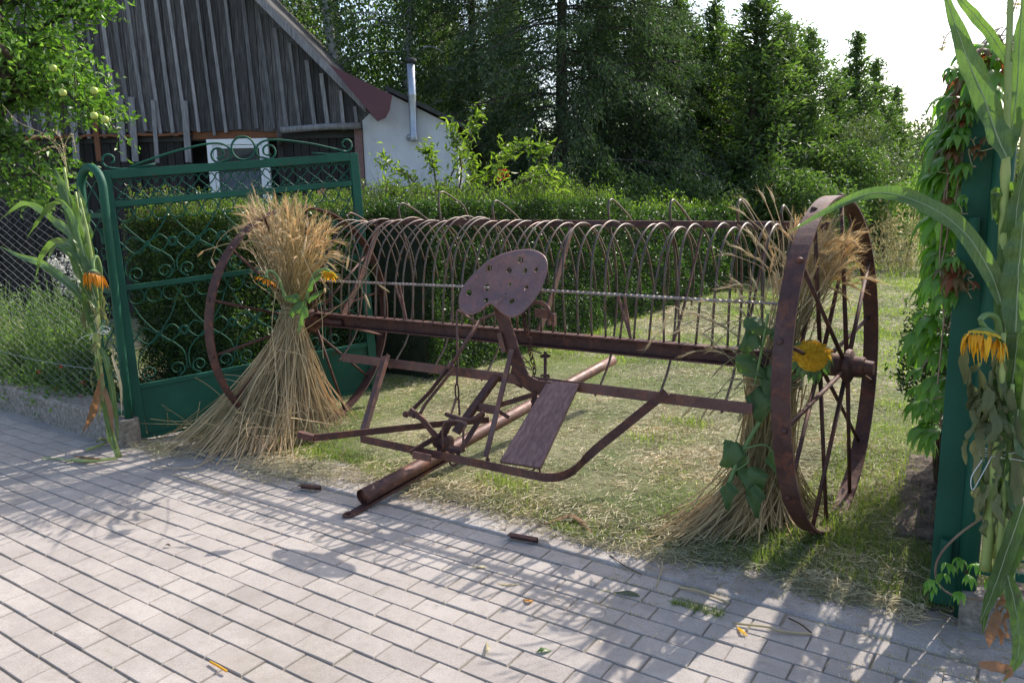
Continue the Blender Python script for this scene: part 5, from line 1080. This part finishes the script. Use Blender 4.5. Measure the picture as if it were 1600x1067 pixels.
for px,py,Yc,r,lb in ((1442,165,36,4.2,'distant hazy broadleaf tree beside the creeper'),(1500,200,40,4,'distant broadleaf tree hidden by the creeper'),(1395,230,38,3.4,'distant broadleaf tree low behind the shorter thuja'),(1360,250,42,4,'distant grey green tree behind the thujas')):
    p=gnd(px,Yc); z=hgt(py,Yc,px); o=bushy('broadleaf_tree',lb,'tree',(p[0],p[1],z-r*.8),(r*.8,r*.8,r*.85),9000,.20,'far_leaf',lump=26,stems=5)
far=thing('distant_wood','dark strip of distant woodland closing the view behind the trees','wood',gnd(1000,45)); 
Pf=[]
for px in range(-200,1700,22):
    p=gnd(px,46+random.uniform(-4,4)); r=random.uniform(1.6,3.2); zc=random.uniform(1.0,3.2); k=300; Pf.append(p+[0,0,zc]+norm(rng.normal(size=(k,3)))*rng.uniform(.5,1,(k,1))*r)
Pf=np.concatenate(Pf); Pf=Pf[Pf[:,2]>0]; far['kind']='stuff'; build('foliage',[leaves(Pf,.6)],M['far_leaf'],far)['kind']='stuff'
# reddish tall weeds right of the path
herb('tall reddish dry weeds at the far end of the lawn',1432,300,17.5,.9,1.5,2600,.09,'hay','weeds','tall_weeds')
# apple tree at the upper left
def apple():
    base=S(-60,560,'y',4.6)*[1,1,0]; root=thing('apple_tree','apple tree with green apples reaching in at the upper left','apple tree',base)
    g=[];Cc=[]
    hub=base+np.array([0,0,1.2]); g.append(tube(bez([base-[0,0,.1],base+[.05,0,.6],hub],8),np.linspace(.10,.07,8),9))
    Yc=5.6
    limbs=[[(-40,150),(30,125),(85,105),(130,135),(168,175)],[(-40,140),(50,120),(110,120),(150,150),(172,180)],[(-40,145),(40,150),(90,135),(130,150),(150,172)],[(-60,60),(20,50),(70,40),(105,18),(120,-8)],[(-40,100),(20,80),(65,65),(95,55)],[(-50,160),(-10,170),(40,150),(90,140)],[(-60,20),(10,10),(50,-10),(90,-40)],[(-60,230),(0,235),(40,235),(80,250),(110,272)],[(-60,260),(10,270),(60,275),(95,290)],[(-50,110),(40,115),(85,130),(125,165)],[(-60,190),(-30,200),(-10,210),(20,215)],[(-60,-20),(0,-30),(50,-40),(110,-60)],[(-60,300),(-20,290),(30,300),(60,310)],[(-50,130),(0,140),(40,135),(70,125)],[(-60,80),(0,95),(40,95),(65,90)],[(-60,50),(0,65),(60,60),(100,80),(130,120)],[(100,-20),(120,0),(140,12),(158,10)]]
    for L in limbs:
        y=Yc+random.uniform(-.35,.45); P=bez([hub]+[D(a,b,y) for a,b in L],30); g.append(tube(P,np.linspace(.035,.005,30),6))
        for i in range(9,30):
            k=17 if L[0][1]<200 else 12; Cc.append(P[i]+rng.normal(0,.075,(k,3))*[1,1,.8])
            if i%2==0:
                e=P[i]+rng.normal(0,.14,3); g.append(tube([P[i],(P[i]+e)/2+[0,0,.02],e],.004,4)); Cc.append(e+rng.normal(0,.045,(14,3)))
    Cc=np.concatenate(Cc); build('trunk',g,M['bark'],root,smooth=True); build('crown',[leaves(Cc,.056,[0,0,.5],1,.5,.3)],M['apple'],root)['kind']='stuff'
    for px,py in ((98,145),(147,142),(83,107),(164,187),(147,181)):
        c=D(px,py,5.2); build('apple',[lathe(c,[(.004,-.020),(.013,-.023),(.021,-.014),(.025,0),(.023,.013),(.014,.021),(.004,.017)],(0,.1,1),16),tube([c+[0,0,.02],c+[.004,0,.05]],.0015,4)],M['apple_fruit'],root,smooth=True)
apple()
bushy('bush','dark leafy bush behind the fence below the apple branches','bush',S(40,330,'y',6.0)*[1,1,0]+[0,0,.9],(1.3,.6,1.0),7500,.055,'apple',lump=18)
# walnut whose foliage shows top right; its crown shades the right gate
def crown_tree(name,label,base,cc,rad,k,n,sz,mt,hub,lowcut,cat):
    root=thing(name,label,cat,base); base=np.array(base,float); g=[tube(bez([base-[0,0,.1],base+(np.array(hub)-base)*.5+[.05,0,0],hub],10),np.linspace(.2,.13,10),10)]
    d=norm(rng.normal(size=(k,3))); c=np.array(cc)+d*np.array(rad)*rng.uniform(.3,1,(k,1)); P=[]
    for q in c:
        g.append(tube(bez([hub,(np.array(hub)+q)/2+rng.normal(0,.15,3),q],9),np.linspace(.05,.01,9),5)); r=random.uniform(.35,.62); m=n//k; P.append(q+norm(rng.normal(size=(m,3)))*(rng.uniform(.1,1,(m,1))**.5)*r*[1,1,.7])
    P=np.concatenate(P); P=P[P[:,2]>lowcut]; build('trunk',g,M['bark'],root,smooth=True); build('crown',[leaves(P,sz,[0,0,.6],1,.5,.2)],M[mt],root)['kind']='stuff'; return root
crown_tree('walnut_tree','dark broadleaf tree reaching in at the top right corner above the creeper',(2.9,7.0,0),(2.15,6.6,4.5),(1.5,1.5,1.2),36,16000,.10,'far_leaf',(2.3,6.9,2.7),2.95,'tree')

# ================================================================== GRASS AND STRAW ON THE GROUND
def blades(P,h,w,mt,name,label,lie=.25,wid=None):
    n=len(P); hh=h*rng.uniform(.5,1.4,n); a=rng.uniform(0,6.28,n); ln=np.abs(rng.normal(0,lie,n))*hh; dx=np.stack([np.cos(a),np.sin(a),0*a],1)
    s=np.array([0,.5,1.]); Q=P[:,None]+dx[:,None]*(ln[:,None,None]*s[None,:,None]**1.6)+np.array([0,0,1.])*(hh[:,None,None]*s[None,:,None])*(1-.25*s[None,:,None]*np.minimum(ln/hh,1)[:,None,None])
    o=build(name,[ribbons(Q,w*np.array([1,.75,.1])[None]*rng.uniform(.7,1.3,(n,1)),np.stack([-np.sin(a),np.cos(a),0*a],1)+rng.normal(0,.3,(n,3)))],M[mt]); return tag(o,label,'grass',kind='stuff')
def scatter(n,x0,x1,y0,y1,pw=1.):
    return np.stack([rng.uniform(x0,x1,n),y0+(y1-y0)*rng.uniform(0,1,n)**pw,np.zeros(n)],1)
def keepf(P,f): return P[f(P)]
def edge_ok(P): return P[:,1]>EDGE(P[:,0])+rng.exponential(.02,len(P))-.01
g1=scatter(190000,-4.6,-.45,2.85,6.5,1.3); gn=noise(g1,1.35)+.5*noise(g1+5,4.)
g1a=g1[edge_ok(g1)&(gn>rng.uniform(-.35,.45,len(g1)))]; blades(g1a,.028,.0044,'grass','grass','short green lawn grass around and beyond the rake',.55)
g2=scatter(75000,-5,-.0,6.5,16,1.6); gn=noise(g2,1.0)+.5*noise(g2+5,3.); blades(g2[gn>rng.uniform(-.35,.45,len(g2))],.045,.009,'grass','grass','green grass further back on the lawn',.55)
g3=scatter(26000,-5.,3.,16,44,1.5); gn=noise(g3,.6); blades(g3[gn>rng.uniform(-.3,.6,len(g3))],.10,.025,'grass','grass','grass at the far end of the lawn',.5)
# taller unmown tufts
tf=[]
for px,py,r,n in ((800,768,.10,300),(775,755,.08,150),(1075,665,.10,260),(620,600,.10,300),(1230,850,.10,200),(1290,850,.16,500),(1380,800,.14,350),(1350,860,.18,500),(1400,640,.12,300),(860,560,.1,200),(1000,690,.12,160),(560,655,.1,160),(1180,870,.12,300)):
    c=S(px,py,'z',0); q=c+np.stack([rng.normal(0,r,n),rng.normal(0,r*.6,n),np.zeros(n)],1); tf.append(q[q[:,1]>EDGE(q[:,0])-.03])
blades(np.concatenate(tf),.065,.0042,'grass','grass','taller grass tufts by the right wheel and under the rake',.5)
rr=scatter(16000,-.85,.0,2.98,5.4,1.2); rr=rr[(noise(rr,2.2)>-.3)&edge_ok(rr)]; blades(rr,.05,.0036,'grass','grass','ragged grass in front of the right wheel',.7); 
blades(scatter(3500,-4.95,-4.1,2.95,3.5),.05,.004,'grass','grass','grass under the left gate leaf',.6)
def lying(P,L,r,mt,name,label,lift=.01):
    n=len(P);a=rng.uniform(0,6.28,n);l=L*rng.uniform(.3,1.3,n); d=np.stack([np.cos(a)*l,np.sin(a)*l,rng.normal(0,.12,n)*l],1); b=rng.normal(0,.12,(n,3))*l[:,None]*[1,1,.25]
    z=np.abs(rng.normal(0,lift,n))+.004; P=P.copy();P[:,2]=z; Q=np.stack([P-d/2,P+b,P+d/2],1); Q[:,:,2]=np.maximum(Q[:,:,2],.003)
    o=build(name,[tubes(Q,r,3)],M[mt]); return tag(o,label,'hay',kind='stuff')
h1=scatter(150000,-4.6,-.2,2.80,6.8,1.35); gn=-noise(h1,1.35)-.5*noise(h1+5,4.); h1=h1[(gn>rng.uniform(-.6,.45,len(h1)))&(h1[:,1]>EDGE(h1[:,0])+rng.normal(-.03,.045,len(h1)))]
lying(h1,.055,.0015,'hay','mown_hay','dry mown hay lying in the lawn',.012)
h2=scatter(36000,-5,1.,6.8,20,1.5); gn=-noise(h2,1.0)-.5*noise(h2+5,3.); h2=h2[gn>rng.uniform(-.4,.5,len(h2))]; lying(h2,.09,.003,'hay','mown_hay','mown hay further back on the lawn',.02)
# clumps of hay at the edge
cl_=[]
for px,py,r,n in ((720,775,.16,900),(480,735,.2,1100),(640,760,.12,500),(900,800,.14,500),(690,690,.12,300),(1180,640,.14,500),(1330,700,.16,500),(1060,840,.12,500),(1300,880,.16,500),(1370,890,.14,350),(420,735,.2,500),(250,705,.14,350)):
    c=S(px,py,'z',0); cl_.append(c+np.stack([rng.normal(0,r,n),rng.normal(0,r*.4,n),np.zeros(n)],1))
lying(np.concatenate(cl_),.07,.0013,'hay','mown_hay','tangled hay clumps at the edge of the lawn',.022)
lying(scatter(1100,-4.5,.2,2.72,3.0,.6),.05,.0012,'straw_pale','straw_litter','short straw bits scattered on the sandy apron',.003)
lying(scatter(260,-3.5,.2,2.0,2.72,.5),.035,.0010,'straw_pale','straw_litter','sparse straw bits scattered on the pavers',.003)
# moss and grit in the joints near the apron
q=scatter(2600,-1.3,.2,2.25,2.72); q=q[noise(q,3.)>.05]; q[:,1]=np.where(rng.random(len(q))<.75,2.692-.1015*np.round((2.692-q[:,1])/.1015)+rng.normal(0,.004,len(q)),q[:,1]); blades(q,.010,.003,'hay','moss','dry moss in the paver joints at the right',.6)
# ================================================================== SMALL THINGS ON THE GROUND
def ground_straw(pts,r,label,mt='straw_pale',name='fallen_straw',cat='straw'):
    P=bez([S(a,b,'z',.004+r+z) for a,b,z in pts],12); o=build(name,[tube(P,r,6)],M[mt],smooth=True); tag(o,label,cat)
ground_straw([(742,873,0),(750,845,.003),(758,825,0)][:0] or [(1025,917,0),(1033,890,.004),(1039,862,0)],.0028,'short upright looking straw on the apron right of centre')
ground_straw([(952,866,0),(975,883,.004),(1003,897,.0)],.0025,'dark thin stalk lying left of the short straw','twig')
ground_straw([(1060,917,0),(1095,924,.004),(1140,942,0)],.0045,'thick pale stalk lying along the apron joint')
ground_straw([(1145,973,0),(1200,979,.006),(1220,986,.003),(1268,990,0)],.004,'long bent pale stalk on the pavers at the right')
ground_straw([(1232,965,0),(1250,974,.003),(1268,988,0)],.003,'short stalk crossing the long bent one','twig')
ground_straw([(1165,880,0),(1195,889,.002),(1230,898,0)],.0035,'yellow tipped straw below the right sheaf')
ground_straw([(1232,908,0),(1245,900,.004),(1260,890,0)],.003,'short straw right of the yellow tipped one')
ground_straw([(1130,890,0),(1165,852,.01),(1195,830,.02)],.0025,'long straw sticking out of the right sheaf towards the pavers')
ground_straw([(1200,875,0),(1280,890,.006),(1340,905,.004),(1300,893,.01)],.003,'looped straw at the grass edge by the right gate')
ground_straw([(270,740,0),(310,752,.004),(358,772,0)],.0028,'long straw lying on the pavers before the left sheaf')
ground_straw([(215,668,.02),(262,690,.02),(320,712,.01)],.0038,'thick straw pointing at the left gate foot')
ground_straw([(236,729,0),(300,730,.01),(340,712,.03)],.003,'straw lying straight under the left sheaf')
ground_straw([(66,715,0),(95,717,.004),(112,721,0)],.004,'thin green stalk end left of the corn foot','corn_stalk')
ground_straw([(135,703,0),(150,698,.004),(165,692,0)],.008,'cut corn stalk piece at the kerb wall','corn_stalk',name='stalk_piece')
ground_straw([(112,718,0),(140,720,.008),(182,716,0)],.009,'brown green corn stalk lying at the foot of the left bundle','corn_stalk',name='stalk_piece')
ground_straw([(328,1033,0),(341,1040,.002),(354,1048,0)],.004,'yellow stick lying alone on the pavers at the bottom left','petal',name='yellow_stick',cat='stick')
def gleaf(pts,w,mt,label,name='fallen_leaf'):
    P=bez([S(a,b,'z',z) for a,b,z in pts],14); T=norm(np.gradient(P,axis=0)); o=build(name,[ribbons(P[None],(w*np.sin(np.linspace(.2,3.0,14)))[None],np.cross(T,[0,0,1.])[None]+rng.normal(0,.2,(1,14,3)),.25)],M[mt],smooth=True); tag(o,label,'leaf')
gleaf([(840,822,.006),(868,812,.02),(895,806,.03),(915,822,.02),(926,836,.006)],.030,'brown_leaf','curled brown strip of leaf on the grass edge before the pole')
gleaf([(115,712,.01),(140,716,.03),(170,718,.015)],.035,'brown_leaf','dry brown corn husk at the left bundle foot')
gleaf([(818,936,.004),(826,938,.012),(833,937,.004)],.018,'orange_petal','small orange petal on the pavers')
gleaf([(775,911,.004),(795,913,.008),(818,911,.004)],.014,'straw_pale','pale thin leaf on the shaded pavers')
gleaf([(735,887,.004),(750,884,.012),(762,886,.004)],.014,'hay','greyish curled leaf on the pavers left of centre')
gleaf([(838,1018,.004),(848,1014,.014),(862,1016,.004)],.020,'corn','yellow green scrap of leaf at the bottom middle')
gleaf([(755,1025,.004),(762,1012,.02),(760,1002,.004)],.012,'straw_pale','white straw scrap standing at the bottom middle')
gleaf([(1152,978,.004),(1160,986,.014),(1168,992,.004)],.016,'petal','yellow flower scrap by the long bent stalk')
gleaf([(150,692,.01),(158,686,.04),(168,690,.02)],.05,'dry_leaf','crumpled dark green leaf by the kerb wall')
gleaf([(258,852,.004),(262,850,.012),(267,853,.004)],.014,'twig','dark scrap on the sunny pavers at the left')
gleaf([(960,925,.004),(985,925,.012),(1000,931,.004)],.025,'far_leaf','grey green scrap of leaf on the shaded pavers')
# grass tuft in a paver joint
c=S(1085,950,'z',0); q=c+np.stack([rng.uniform(-.09,.11,260),rng.normal(0,.012,260),np.zeros(260)],1); o=blades(q,.022,.0028,'grass','weed_tuft','small weed tuft growing in a paver joint at the right',.9); o['category']='weeds'
# two short rusty angle pieces left on the pavers
for (a,b,lb) in (((468,765),(500,768),'short piece of rusty angle iron on the pavers below the left sheaf'),((795,843),(839,851),'short piece of rusty angle iron on the apron right of the pole')):
    p,q=S(*a,'z',.0),S(*b,'z',.0); o=build('iron_offcut',[sweep([p+[0,0,.030],q+[0,0,.030]],[(-.016,-.028),(-.012,-.028),(-.012,-.004),(.016,-.004),(.016,0),(-.016,0)][::-1])],M['rust'],bevel=.001); tag(o,lb,'iron scrap','iron offcuts on the paving')
